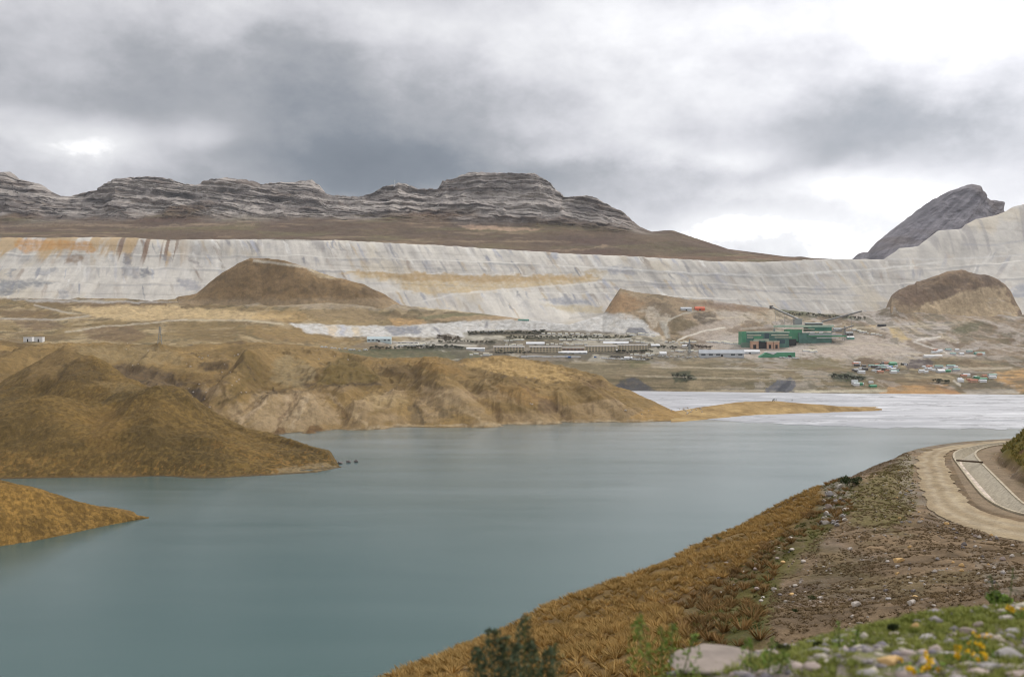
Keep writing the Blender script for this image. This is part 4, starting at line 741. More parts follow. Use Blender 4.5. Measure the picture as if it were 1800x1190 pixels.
spk = sstep(.3, .5, fbm(x / 2.5, y / 4, o=2, seed=196) + .5 * fbm(x / 40, y / 40, o=3, seed=197)) * sstep(760, 830, PY) * .28
col = over(col, spk, C(186, 138, 72))
for p_, c_, a_, so, ed in [([(490, 822), (530, 820), (570, 812), (592, 820), (585, 830), (530, 834), (480, 836)], C(150, 132, 98), .8, 2, 3), ([(0, 838), (200, 834), (400, 836), (500, 832), (590, 826), (590, 836), (0, 846)], C(112, 92, 62), .6, 1.5, 1),
                           ([(40, 672), (70, 636), (114, 604), (160, 630), (165, 650), (110, 668)], C(142, 116, 74), .6, 4, 5), ([(104, 642), (130, 632), (163, 633), (190, 668), (150, 676), (110, 668)], C(88, 72, 42), .7, 3, 4),  # summit painted paler, shade of its dark face painted in as ground colour
                           ([(0, 735), (60, 728), (120, 750), (160, 790), (60, 800), (0, 780)], C(92, 76, 42), .5, 8, 8), ([(215, 720), (280, 705), (330, 740), (330, 790), (240, 780)], C(96, 78, 42), .45, 8, 8), ([(150, 740), (210, 720), (210, 790), (160, 800)], C(138, 108, 58), .4, 8, 8), ([(170, 670), (230, 672), (260, 685), (200, 690)], C(150, 128, 88), .5, 4, 4)]:
    paint(col, V, p_, c_, a_, so, ed)
wetz = sstep(.9, .2, V[..., 2] + .4 * fbm(V[..., 0] / 6, V[..., 1] / 6, o=3, seed=501)); col = over(col, wetz * .7, C(84, 72, 52))
grid_mesh('headland', V, col, M_tus)

# ---- small spur at the lower left
wat = zrow([(-300, 1000), (0, 960), (60, 951), (120, 938), (200, 921), (262, 910)], 0)
cr = [(-300, 800, 600), (0, 845, 620), (60, 858, 630), (130, 880, 640), (200, 896, 648), (240, 907, 656), (262, 910, 662)]
md = [(-300, 900, 560), (0, 893, 590), (60, 898, 605), (130, 905, 625), (200, 908, 640), (240, 910, 652), (262, 910, 660)]
V, ts = sheet([[(a, b + 8, d - 8) for a, b, d in wat], wat, md, cr, backrow(cr, 90, -6)], -300, 262, 700, [4, 110, 90, 14])
x, y, z = V[..., 0].copy(), V[..., 1].copy(), V[..., 2].copy()
on = sstep(.95, 1.1, ts)[:, None]
V[..., 2] += on * (.55 * fbm(x / 1.6, y / 2., o=3, seed=201) + 1.5 * fbm(x / 25, y / 25, o=3, seed=202))
V[..., 1] += (1 - on) * 2 * fbm(x / 8, x / 11, o=3, seed=204)
col = tint(V, C(112, 88, 44), C(154, 120, 62), np.clip(.5 + .9 * fbm(x / 18, y / 22, o=5, seed=203), 0, 1))
tus = sstep(-.3, .5, fbm(x / 1.8, y / 2.6, o=3, seed=205)); col = col * (.72 + .5 * tus[..., None])
grid_mesh('headland', V, col, M_tus)

# ================================================================== NEAR SHORE: slope, road, canal, bank
def W(px, py, d): p = P(px, py, d); return (p[0], p[1], p[2])
RZ = 104.0
def rp(px, py): d = (H - RZ) * F / (py - CY); return ((px - CX) / F * d, d)
road_l = [rp(*q) for q in [(1800, 962), (1728, 944.5), (1665, 922), (1635, 907), (1621, 887), (1613, 851), (1605, 806), (1612, 796), (1650, 786), (1700, 780), (1760, 775)]]
road_r = [rp(*q) for q in [(1800, 922), (1728, 902), (1703, 881), (1692, 866), (1683, 851), (1668, 822), (1660, 804), (1664, 795), (1690, 787.5), (1722, 782.5), (1765, 777)]]
can_l = [rp(*q) for q in [(1799, 912), (1763, 897), (1728, 876), (1703, 844), (1680, 813), (1671, 800), (1680, 792), (1703, 786), (1753, 778)]]
can_r = [rp(*q) for q in [(1830, 908), (1800, 888), (1753, 841), (1728, 816), (1716, 803), (1713, 797), (1722, 791), (1743, 785), (1760, 781)]]
def ext(pl, back, fwd):
    pl = [np.array(p, float) for p in pl]
    a = pl[0] + (pl[0] - pl[1]) / np.linalg.norm(pl[0] - pl[1]) * back
    return [a] + pl + [np.array(f, float) for f in fwd]
def smooth_line(pl, n):
    pl = np.array(pl); t = np.concatenate([[0], np.cumsum(np.hypot(*np.diff(pl, axis=0).T))])
    u = np.linspace(0, t[-1], n); q = np.stack([np.interp(u, t, pl[:, 0]), np.interp(u, t, pl[:, 1])], 1)
    for _ in range(6): q[1:-1] = (q[:-2] + 2 * q[1:-1] + q[2:]) / 4
    return q
def pl_fix(pl, tail, start): return [np.array(p, float) for p in start] + [np.array(p, float) for p in pl] + [np.array(p, float) for p in tail]
road_l = smooth_line(pl_fix(road_l, [(88, 160), (110, 164), (150, 168)], [(75, 58), (55, 70)]), 90)
road_r = smooth_line(pl_fix(road_r, [(88, 155), (110, 159), (150, 163)], [(78, 62), (58, 76)]), 90)
can_l = smooth_line(pl_fix(can_l, [(85, 153), (110, 156), (150, 160)], [(82, 64), (58, 79)]), 110)
can_r = smooth_line(pl_fix(can_r, [(84, 147.5), (110, 150.5), (150, 154)], [(84, 68), (60, 84)]), 110)
road_c = (road_l + road_r) / 2
can_c = smooth_line(np.concatenate([(can_l + can_r) / 2]), 110)
def dist_line(X, Y, pl):
    """signed distance (positive to the right of travel) to a polyline"""
    best = np.full(X.shape, 1e9); sg = np.ones(X.shape)
    for (x1, y1), (x2, y2) in zip(pl[:-1], pl[1:]):
        dx, dy_ = x2 - x1, y2 - y1; L2 = dx * dx + dy_ * dy_ + 1e-12
        t = np.clip(((X - x1) * dx + (Y - y1) * dy_) / L2, 0, 1)
        d = np.hypot(X - x1 - t * dx, Y - y1 - t * dy_)
        m_ = d < best; best = np.where(m_, d, best); sg = np.where(m_, np.where((X - x1) * dy_ - (Y - y1) * dx > 0, 1., -1.), sg)
    return best * sg
CP = [W(*q) for q in [(690, 1190, 45), (800, 1150, 50), (1000, 1065, 60), (1080, 1025, 66), (1200, 985, 75), (1300, 935, 88), (1400, 885, 100), (1450, 860, 106), (1480, 842, 112), (1520, 838, 120), (1560, 815, 130), (1600, 799, 138),
      (900, 1190, 32), (1000, 1150, 38), (1150, 1100, 42), (1200, 1060, 55), (1300, 1000, 65), (1400, 940, 80), (1450, 900, 92), (1350, 1100, 34), (1500, 1050, 45), (1500, 960, 66), (1550, 900, 84), (1570, 850, 104),
      (1600, 1060, 38), (1600, 1000, 52), (1700, 1000, 50), (1620, 940, 72), (1700, 960, 66), (1800, 1010, 48), (1750, 1050, 32), (1500, 1120, 31),
      (1200, 1195, 8.6), (1350, 1157, 9.2), (1462, 1135, 9.6), (1525, 1120, 9.9), (1600, 1090, 10.5), (1675, 1082, 10.8), (1800, 1072, 11.2), (2000, 1050, 12), (1500, 1190, 7.5), (1800, 1190, 7.3), (1800, 1120, 9), (1650, 1140, 8.6)]]
CP += [(0, 1, 117.3), (-6, 2, 117), (8, 1, 117.4), (0, 7, 116.6), (-8, 8, 115), (0, 20, 110.5), (-20, 20, 106), (-30, 38, 97), (4, 17, 112.6), (9, 20, 112.6), (14, 24, 112.6), (24, 30, 113.5)]
CP += [(a, b, RZ) for a, b in list(road_l[::9]) + list(can_r[::11])]
CP += [(80, 100, RZ), (100, 130, RZ), (60, 50, 112), (120, 80, 110), (90, 40, 115), (160, 120, RZ)]
sil = np.array([c[:2] for c in CP[:12]] + [(63, 149), (72, 156), (90, 164.5), (115, 169), (150, 173)])
slz = np.array([c[2] for c in CP[:12]] + [103.2, 103.2, 103, 103, 103])
tg = np.gradient(sil, axis=0); nl = np.stack([-tg[:, 1], tg[:, 0]], 1); nl /= np.linalg.norm(nl, axis=1)[:, None]
for off, dr in ((10, 6.0), (40, 27), (100, 68), (160, 112)):
    for p_, n_, z_ in zip(sil[::2], nl[::2], slz[::2]): CP.append((*(p_ + n_ * off), z_ - dr))
CP = np.array(CP)
def tps(r2): return np.where(r2 > 1e-9, r2 * np.log(r2 + 1e-12), 0)
n = len(CP); A = np.zeros((n + 3, n + 3)); pp = CP[:, :2] / 50
A[:n, :n] = tps(((pp[:, None] - pp[None]) ** 2).sum(-1)) + np.eye(n) * 2e-4
A[:n, n] = 1; A[:n, n + 1:] = pp; A[n, :n] = 1; A[n + 1:, :n] = pp.T
WT = np.linalg.solve(A, np.concatenate([CP[:, 2], [0, 0, 0]]))
def rbf(X, Y):
    s_ = WT[n] + WT[n + 1] * X / 50 + WT[n + 2] * Y / 50
    for k in range(n): s_ = s_ + WT[k] * tps((X / 50 - pp[k, 0]) ** 2 + (Y / 50 - pp[k, 1]) ** 2)
    return s_
nr, nc = 760, 880
pxs_ = np.concatenate([np.linspace(-1500, 560, 60, endpoint=False), np.linspace(560, 1900, nc - 160), np.linspace(1905, 3800, 100)])
ds = np.concatenate([np.exp(np.linspace(math.log(4.5), math.log(28), 200, endpoint=False)), np.exp(np.linspace(math.log(28), math.log(175), nr - 260, endpoint=False)), np.exp(np.linspace(math.log(175), math.log(420), 60))])
X = (pxs_[None] - CX) / F * ds[:, None]; Y = np.repeat(ds[:, None], len(pxs_), 1)
Z = rbf(X, Y)
dR = np.abs(dist_line(X, Y, road_c)); dC = dist_line(X, Y, can_c)
dL = dist_line(X, Y, road_l)
slope_n = .35 * fbm(X / 6, Y / 6, o=5, seed=301) + .10 * fbm(X / .9, Y / .9, o=4, seed=302)
tal = sstep(28, 34, Y) * sstep(-2, -14, dL)
rill = fbm(X / 2.2, Y / 9, o=4, seed=303, ridged=True)
Z += slope_n * np.where(Y < 14, .45, 1.0)
Z += sstep(35, 60, Y) * sstep(-3, -9, dL) * .35 * fbm(X / 3.5, Y / 3.5, o=4, seed=306)
flat = sstep(5.2, 3.2, dR)
flat = np.maximum(flat, sstep(4.6, 3.3, np.abs(dC)))
Z = Z * (1 - flat) + (RZ - .03 + .03 * slope_n) * flat
inc = ((dist_line(X, Y, can_l) > .12) & (dist_line(X, Y, can_r) < -.12)) * 1.0; Z = Z * (1 - inc) + (RZ - 2.2) * inc
bd = dC - 4.0 + 1.2 * fbm(X / 7, Y / 7, o=3, seed=304)
bank = np.where(bd > 0, np.minimum(bd, 26) * .72 + .6 * np.sqrt(np.maximum(bd, 0)), 0)
inside = (dC > 0) & (Y > 55) & (X > 40)
Z = np.where(inside, np.maximum(Z * 0 + RZ + bank + sstep(0, 3, bd) * (.55 * fbm(X / 2.5, Y / 2.5, o=5, seed=305)), np.where(bd < 0, Z, -99)), Z)
Z = np.where(inc > .5, RZ - 2.2, Z)
V = np.stack([X, Y, Z], -1)
PX, PY = proj(V)
f1 = np.clip(.5 + .9 * fbm(X / 5, Y / 7, o=5, seed=310), 0, 1); f2 = np.clip(.5 + fbm(X / .7, Y / 1.0, o=4, seed=311), 0, 1)
col = tint(V, C(104, 87, 66), C(140, 118, 90), f1) * (.78 + .44 * f2[..., None])
col = over(col, sstep(.1, .5, fbm(X / 3.5, Y / 6, o=5, seed=312)) * .5, C(92, 84, 50))
col = over(col, sstep(.2, .5, fbm(X / 7 + 5, Y / 9, o=4, seed=313)) * .45, C(122, 108, 96))
GOLD = [(640, 1230), (690, 1190), (800, 1145), (1000, 1055), (1080, 1015), (1200, 975), (1300, 925), (1400, 875), (1445, 852), (1440, 880), (1400, 920), (1345, 960), (1300, 998), (1240, 1030), (1165, 1068), (1195, 1100), (1215, 1150), (1225, 1230)]
MIXZ = [(1165, 1068), (1240, 1030), (1300, 998), (1345, 960), (1400, 920), (1440, 880), (1450, 852), (1480, 832), (1500, 850), (1500, 905), (1430, 950), (1370, 1005), (1350, 1060), (1345, 1130), (1340, 1230), (1225, 1230), (1195, 1100)]
GRASS = [(690, 1195), (800, 1145), (1000, 1055), (1080, 1015), (1200, 975), (1300, 925), (1400, 875), (1450, 850), (1480, 832), (1470, 870), (1440, 905), (1420, 950), (1370, 985), (1335, 1035), (1345, 1080), (1300, 1110), (1330, 1195), (690, 1300)]
paint(col, V, MIXZ, C(98, 86, 50), .95, 5, 9, seed=15, esc=40)
paint(col, V, GOLD, C(128, 104, 62), .95, 5, 9, seed=5, esc=40)
paint(col, V, [(1000, 1110), (1150, 1060), (1260, 1010), (1330, 985), (1320, 1000), (1230, 1045), (1100, 1100), (1050, 1125)], C(98, 76, 48), .6, 6, 6)
paint(col, V, [(1240, 1080), (1330, 1020), (1420, 940), (1450, 900), (1470, 905), (1440, 960), (1380, 1020), (1345, 1090), (1280, 1110)], C(96, 92, 44), .75, 6, 9, seed=6, esc=30)
paint(col, V, [(1250, 1130), (1340, 1075), (1350, 1110), (1300, 1150)], C(78, 88, 38), .6, 6, 8)
paint(col, V, [(1500, 850), (1600, 800), (1608, 850), (1605, 900), (1560, 930), (1500, 920), (1490, 880)], C(116, 108, 66), .8, 6, 8, seed=7, esc=30)
paint(col, V, [(1580, 815), (1602, 805), (1606, 870), (1612, 905), (1590, 880)], C(150, 138, 118), .6, 4, 5)
paint(col, V, [(1450, 850), (1500, 842), (1500, 880), (1470, 920), (1440, 920)], C(140, 134, 122), .6, 4, 6)
paint(col, V, [(1700, 970), (1800, 1000), (1800, 1060), (1740, 1030)], C(140, 128, 112), .6, 6, 8)
edge_d = dist_line(X, Y, road_l)
vrg = sstep(2.2, .2, np.abs(edge_d + .5)) * sstep(-.3, .3, fbm(X / 2.5, Y / 3, o=3, seed=316)) * .6 * (Y > 50)
col = over(col, vrg, C(150, 140, 122))
vrg2 = (dR > 2.6) * sstep(3.8, 2.7, np.abs(dC)) * (Y > 60); col = over(col, vrg2 * .7, C(150, 132, 108))
onb = sstep(.2, 1.2, bd) * inside
cb = tint(V, C(104, 98, 44), C(140, 116, 52), np.clip(.5 + fbm(X / 4, Y / 4, o=5, seed=320), 0, 1))
col = over(col, onb, cb * 1.)
col = over(col, onb * sstep(.15, .4, fbm(X / 5, Y / 5, Z / 2, o=4, seed=321)) * .8, C(104, 76, 58))
# roadside embankment at the vehicle: short grass, rubble
eb = sstep(14.5, 12.0, Y + .0 * X)
cgr = tint(V, C(92, 100, 44), C(128, 128, 58), np.clip(.5 + 1.2 * fbm(X / .8, Y / .8, o=4, seed=322), 0, 1))
cgr = over(cgr, sstep(.0, .35, fbm(X / .5, Y / .5, o=4, seed=323) + .5 * (9.0 - Y) * .5), C(140, 130, 120))
col = over(col, eb, cgr)
slope = grid_mesh('hillside', V, col, M_near)

# road surface
def strip(name, A_, B_, z, k, mat_, colfn, sub=10):
    m_ = len(A_); tt_ = np.linspace(0, 1, sub)
    G = A_[:, None] * (1 - tt_[None, :, None]) + B_[:, None] * tt_[None, :, None]
    V = np.concatenate([G, np.full((m_, sub, 1), z)], -1)
    V[..., 2] += k * np.sin(np.linspace(0, math.pi, sub))[None]
    V[..., 2] += .03 * fbm(V[..., 0] / 2, V[..., 1] / 2, o=3, seed=330)
    return grid_mesh(name, V, colfn(V), mat_)
dense = lambda q, n_: smooth_line(q, n_)
jit = lambda q, a, sd_: q + np.stack([a * fbm(q[:, 0] / 1.8, q[:, 1] / 1.8, o=3, seed=sd_), a * fbm(q[:, 1] / 1.8, q[:, 0] / 1.8, o=3, seed=sd_ + 1)], 1)
def road_col(V):
    x, y = V[..., 0], V[..., 1]; u = np.linspace(0, 1, V.shape[1])[None] + 0 * x
    c = tint(V, C(182, 160, 126), C(202, 182, 148), np.clip(.5 + fbm(x / 3, y / 5, o=4, seed=331), 0, 1))
    rut = (np.exp(-((u - .28) / .09) ** 2) + np.exp(-((u - .68) / .09) ** 2)) * .5
    c = over(c, rut, C(212, 196, 168)); c = over(c, np.exp(-((u - .48) / .1) ** 2) * .35, C(156, 138, 108)); return over(c, sstep(.1, .5, fbm(x / 1.2, y / 2.5, o=4, seed=332)) * .25, C(150, 136, 116))
strip('road', jit(dense(road_l * .93 + road_r * .07, 400), .55, 333), jit(dense(road_r * .96 + road_l * .04, 400), .5, 336), RZ + .05, .06, M_near, road_col, 26)

# ================================================================== OBJECT HELPERS
def hit(px, py, maxd=1e6):
    o = Vector((0, 0, H)); d = Vector(((px - CX) / F, 1, (CY - py) / F)); L_ = d.length; d.normalize()
    best = None
    for b_ in BVH:
        r_ = b_.ray_cast(o, d)
        if r_[0] is not None and (best is None or r_[0].y < best.y): best = r_[0]
    return best if best is not None else Vector(P(px, py, dwater(py) if py > CY + 5 else 3000))
def ground_z(x, y):
    zs = [r_[0].z for b_ in BVH for r_ in [b_.ray_cast(Vector((x, y, 3000)), Vector((0, 0, -1)))] if r_[0] is not None]
    return max(zs) if zs else 0.0
def link(name, me, m=None, parent=None):
    o = bpy.data.objects.new(name, me); COL.objects.link(o)
    if m is not None and me is not None and not me.materials: me.materials.append(m)
    if parent is not None: o.parent = parent
    return o
def tag(o, label, cat, group=None, kind=None):
    o['label'] = label; o['category'] = cat
    if group: o['group'] = group
    if kind: o['kind'] = kind
    return o
def thing(name, label, cat, loc, rz=0., group=None):
    o = bpy.data.objects.new(name, None); COL.objects.link(o); o.location = loc; o.rotation_euler = (0, 0, rz); o.empty_display_size = .5
    return tag(o, label, cat, group)
class MB:
    def __init__(s): s.v = []; s.f = []
    def box(s, x0, x1, y0, y1, z0, z1):
        b_ = len(s.v); s.v += [(x, y, z) for z in (z0, z1) for x, y in ((x0, y0), (x1, y0), (x1, y1), (x0, y1))]
        s.f += [tuple(b_ + i for i in q) for q in ((3, 2, 1, 0), (4, 5, 6, 7), (0, 1, 5, 4), (1, 2, 6, 5), (2, 3, 7, 6), (3, 0, 4, 7))]; return s
    def beam(s, a, b, w_, h_=None, n_=4):
        a = Vector(a); b = Vector(b); h_ = h_ or w_; d = (b - a).normalized()
        u = d.cross(Vector((0, 0, 1))); u = Vector((1, 0, 0)) if u.length < .01 else u.normalized(); v = u.cross(d)
        k = len(s.v)
        for p in (a, b):
            for i in range(n_):
                t_ = 2 * math.pi * (i + .5) / n_; q = 1.414 if n_ == 4 else 1
                s.v.append(tuple(p + u * (math.cos(t_) * w_ / 2 * q) + v * (math.sin(t_) * h_ / 2 * q)))
        s.f += [(k + i, k + (i + 1) % n_, k + n_ + (i + 1) % n_, k + n_ + i) for i in range(n_)] + [tuple(k + i for i in range(n_))[::-1], tuple(k + n_ + i for i in range(n_))]; return s
    def prism(s, pts, y0, y1):      # x-z outline swept along y
        k = len(s.v); n_ = len(pts); s.v += [(x, y0, z) for x, z in pts] + [(x, y1, z) for x, z in pts]
        s.f += [(k + i, k + (i + 1) % n_, k + n_ + (i + 1) % n_, k + n_ + i) for i in range(n_)] + [tuple(k + i for i in range(n_))[::-1], tuple(k + n_ + i for i in range(n_))]; return s
    def prismx(s, pts, x0, x1):     # y-z outline swept along x
        k = len(s.v); n_ = len(pts); s.v += [(x0, y, z) for y, z in pts] + [(x1, y, z) for y, z in pts]
        s.f += [(k + i, k + (i + 1) % n_, k + n_ + (i + 1) % n_, k + n_ + i) for i in range(n_)] + [tuple(k + i for i in range(n_))[::-1], tuple(k + n_ + i for i in range(n_))]; return s
    def mesh(s, name):
        me = bpy.data.meshes.new(name); me.from_pydata(s.v, [], s.f); me.update()
        b_ = bmesh.new(); b_.from_mesh(me); bmesh.ops.recalc_face_normals(b_, faces=b_.faces); b_.to_mesh(me); b_.free(); return me
    def build(s, name, m, parent=None): return link(name, s.mesh(name), m, parent)
def copy_tree(root, loc, rz=0., scale=1., label=None, group=None):
    r_ = root.copy(); COL.objects.link(r_); r_.location = loc; r_.rotation_euler = (0, 0, rz); r_.scale = (scale,) * 3 if not hasattr(scale, '__len__') else scale
    if label: r_['label'] = label
    if group: r_['group'] = group
    for c_ in root.children:
        k = c_.copy(); COL.objects.link(k); k.parent = r_
    return r_

# ---- canal beside the road
M_conc = mat('canal_concrete', C(196, 182, 166), .9, .4, .9); M_curb = mat('canal_curb', C(176, 164, 140), .9, .3, 1.2); M_bed = mat('canal_stone', C(168, 158, 138), .9, .35, 3.0)
canal = thing('canal', 'curving concrete drainage canal between the gravel road and the grassy bank', 'canal', (float(can_c[55][0]), float(can_c[55][1]), RZ - 1.4))
def sweep(name, pts_lists, mat_, parent):
    pts = np.stack(pts_lists, 1); m_, k_ = pts.shape[:2]; off = np.array(parent.location)
    me = bpy.data.meshes.new(name); idx = np.arange(m_ * k_).reshape(m_, k_)
    f_ = [tuple(int(v) for v in (idx[i, j], idx[i, j + 1], idx[i + 1, j + 1], idx[i + 1, j])) for i in range(m_ - 1) for j in range(k_ - 1)]
    me.from_pydata((pts.reshape(-1, 3) - off).tolist(), [], f_); me.update()
    return link(name, me, mat_, parent)
cl_, crr = smooth_line(can_l, 200), smooth_line(can_r, 200)
acr = crr - cl_; acr /= np.linalg.norm(acr, axis=1)[:, None]
def p3(q, z): return np.concatenate([q, np.full((len(q), 1), z)], 1)
wl, wr_ = cl_ + acr * .28, crr - acr * .28
bl, br = cl_ + acr * .9, crr - acr * 1.9
sweep('curb', [p3(cl_, RZ - .4), p3(cl_, RZ + .14), p3(wl, RZ + .14), p3(wl, RZ + .1)], M_curb, canal)
sweep('curb', [p3(wr_, RZ + .1), p3(wr_, RZ + .18), p3(crr, RZ + .18), p3(crr, RZ - .4)], M_curb, canal)
sweep('side_wall', [p3(wl, RZ + .1), p3(bl, RZ - .9)], M_bed, canal)
sweep('side_wall', [p3(br, RZ - .9), p3(wr_, RZ + .1)], M_bed, canal)
sweep('bed', [p3(bl, RZ - .9), p3(br, RZ - .9)], M_conc, canal)
ga = np.array(rp(1681, 813)); gb = np.array(rp(1728, 816.5))
o_ = np.array(canal.location)
MB().beam((ga[0] - o_[0], ga[1] - o_[1], .3 + 1.4), (gb[0] - o_[0], gb[1] - o_[1], .3 + 1.4), .18, .2).build('cross_beam', mat('dark_timber', C(84, 68, 50)), canal)

# ---- rocks
def rock_mesh(seed, sub=2, rough=.28):
    b_ = bmesh.new(); bmesh.ops.create_icosphere(b_, subdivisions=sub, radius=1)
    co = np.array([v.co[:] for v in b_.verts]); r0 = np.random.default_rng(seed)
    for _ in range(11):
        nrm = r0.normal(size=3); nrm /= np.linalg.norm(nrm); c_ = r0.uniform(.45, .8)
        dd = co @ nrm; co = co - np.outer(np.maximum(dd - c_, 0) * .85, nrm)
    co *= (1 + rough * .35 * fbm(co[:, 0] * 1.7 + seed, co[:, 1] * 1.7, co[:, 2] * 1.7, o=3, seed=seed))[:, None]
    co[:, 2] *= .75
    for v, c_ in zip(b_.verts, co): v.co = c_
    me = bpy.data.meshes.new('boulder'); b_.to_mesh(me); b_.free(); return me
ROCKCOL = {'grey': C(158, 152, 148), 'pale': C(196, 186, 174), 'tan': C(206, 170, 116), 'pink': C(166, 150, 140), 'dark': C(120, 112, 108), 'stone': C(140, 128, 118)}
RM = {k: mat('rock_' + k, v, .9, .28, 2.2) for k, v in ROCKCOL.items()}
RMESH = {}
def boulder(px, py, wpx, hpx, tone, label, group=None, k=0, loc=None, yaw=None):
    p = Vector(loc) if loc is not None else hit(px, py); d = p.y
    key = (tone, k % 5)
    if key not in RMESH:
        RMESH[key] = rock_mesh(100 + k % 5, 3); RMESH[key].materials.append(RM[tone])
    o = bpy.data.objects.new('boulder', RMESH[key]); COL.objects.link(o)
    sw = wpx / F * d / 2; sh = hpx / F * d / 2 / .72
    o.scale = (sw, sw * .8, sh); o.location = p + Vector((0, sw * .2, sh * .35)); o.rotation_euler = (0, 0, random.uniform(-.4, .4) if yaw is None else yaw)
    return tag(o, label, 'rock', group)
B = [(1453, 905, 14, 12, 'pale', 'pale boulder lowest on the loose scree below the dark bush'), (1456, 893, 13, 12, 'pink', 'pinkish boulder stacked on the scree just above the lowest pale one'),
     (1459, 872, 16, 13, 'grey', 'grey boulder on the left edge of the scree below the dark bush'), (1476, 857, 13, 10, 'pale', 'pale boulder at the top of the scree beside the dark bush'),
     (1489, 898, 15, 10, 'pale', 'pale flat boulder on the right side of the scree'), (1482, 910, 13, 11, 'grey', 'grey rounded boulder in the lower right of the scree'),
     (1451, 921, 15, 11, 'pale', 'pale pinkish boulder alone below the scree on the slope'), (1470, 884, 12, 9, 'grey', 'small grey boulder in the middle of the scree'),
     (1580, 988, 23, 12, 'tan', 'yellow ochre block lying on the brown rubble slope'), (1561, 988, 9, 6, 'pale', 'small white stone left of the yellow ochre block'),
     (1390, 947, 13, 7, 'pale', 'white rock in the tussock grass below the scree'), (1360, 1037, 12, 8, 'pale', 'white rock on the green strip beside the tussock slope'),
     (1286, 1003, 10, 7, 'pale', 'white rock on the tussock slope near the green strip'), (1329, 995, 10, 8, 'pale', 'white rock above the green strip on the tussock slope'),
     (1563, 1054, 12, 7, 'grey', 'grey stone in the middle of the rubble slope under the ochre block'), (1610, 1050, 18, 6, 'tan', 'flat tan slab on the rubble slope'),
     (1663, 922, 12, 7, 'tan', 'tan stone at the outer edge of the gravel road bend'), (1752, 948, 8, 6, 'dark', 'dark red stone at the edge of the gravel road')]
for i, (a, b_, w_, h_, t_, l_) in enumerate(B): boulder(a, b_, w_, h_, t_, l_, 'boulders on the near slope', i)
for i in range(150):
    for _ in range(20):
        reg = i % 5
        if reg == 0: px, py = random.uniform(1440, 1505), random.uniform(850, 925)
        elif reg == 1: px, py = random.uniform(1575, 1625), random.uniform(810, 920)
        elif reg == 2: px, py = random.uniform(1640, 1790), random.uniform(925, 1010)
        elif reg == 3: px, py = random.uniform(1380, 1780), random.uniform(960, 1090)
        else: px, py = random.uniform(1255, 1420), random.uniform(930, 1060)
        p = hit(px, py)
        if 28 < p.y < 170 and float(dist_line(np.array([p.x]), np.array([p.y]), road_l)[0]) < -.4: break
    else: continue
    s_ = random.uniform(.16, .42) * (1.5 if reg == 0 else 1)
    t_ = random.choice(['grey', 'pale', 'pale', 'pink', 'dark', 'tan'] if reg else ['grey', 'pale', 'grey'])
    wpx = s_ / p.y * F
    boulder(px, py, wpx, wpx * .7, t_, ['small loose stone on the scree below the dark bush', 'small stone along the outer shoulder of the gravel road', 'small stone on the rubble beside the gravel road bend',
            'small stone scattered over the brown rubble slope', 'small stone among the tussock grass on the near slope'][reg],
            ['scree stones', 'road shoulder stones', 'road bend stones', 'rubble slope stones', 'tussock slope stones'][reg], i)
# rocks on the roadside embankment in the near foreground
FG = [(1284, 1166, 290, 32, 'stone', 'long smooth brownish grey boulder lying at the bottom edge among green plants'),
      (1500, 1127, 20, 9, 'pale', 'small pale stone at the top of the green embankment'), (1610, 1101, 24, 16, 'tan', 'tan stone at the left end of the embankment crest'),
      (1565, 1160, 52, 20, 'tan', 'flat pale yellow rock low on the embankment'), (1632, 1119, 34, 18, 'grey', 'bluish grey stone on the embankment below the tan one'),
      (1583, 1125, 26, 14, 'grey', 'grey stone on the embankment left of the bluish stone'), (1700, 1108, 34, 20, 'pink', 'reddish pink stone in the middle of the embankment'),
      (1724, 1097, 24, 12, 'pink', 'elongated pink stone near the embankment crest'), (1770, 1086, 30, 16, 'pale', 'pale rounded stone at the right end of the embankment crest'),
      (1785, 1108, 32, 14, 'grey', 'grey slab at the right edge of the embankment'), (1740, 1118, 40, 16, 'pink', 'wide pinkish rock right of the reddish stone'),
      (1665, 1150, 46, 16, 'grey', 'grey slab under the yellow flowers of the embankment'), (1772, 1148, 60, 22, 'grey', 'large grey rock at the lower right edge'),
      (1735, 1172, 60, 22, 'grey', 'large grey rock at the bottom right below the flowers'), (1430, 1170, 40, 24, 'pink', 'brownish pink rock at the bottom left of the embankment'),
      (1455, 1163, 30, 10, 'pale', 'pale flat stone beside the brownish pink rock'), (1600, 1178, 66, 18, 'grey', 'grey rock slab at the bottom centre of the embankment'),
      (1530, 1183, 50, 16, 'grey', 'small grey rock slab at the bottom left of the rubble'), (1790, 1185, 50, 18, 'pink', 'pinkish rock in the bottom right corner')]
for i, (a, b_, w_, h_, t_, l_) in enumerate(FG):
    p = hit(a, b_ + h_ * .35) if i else Vector(P(a, b_ + 18, 8.6))
    boulder(a, b_, w_, h_, t_, l_, 'rocks on the roadside embankment', i, loc=p, yaw=.05 if i == 0 else None)

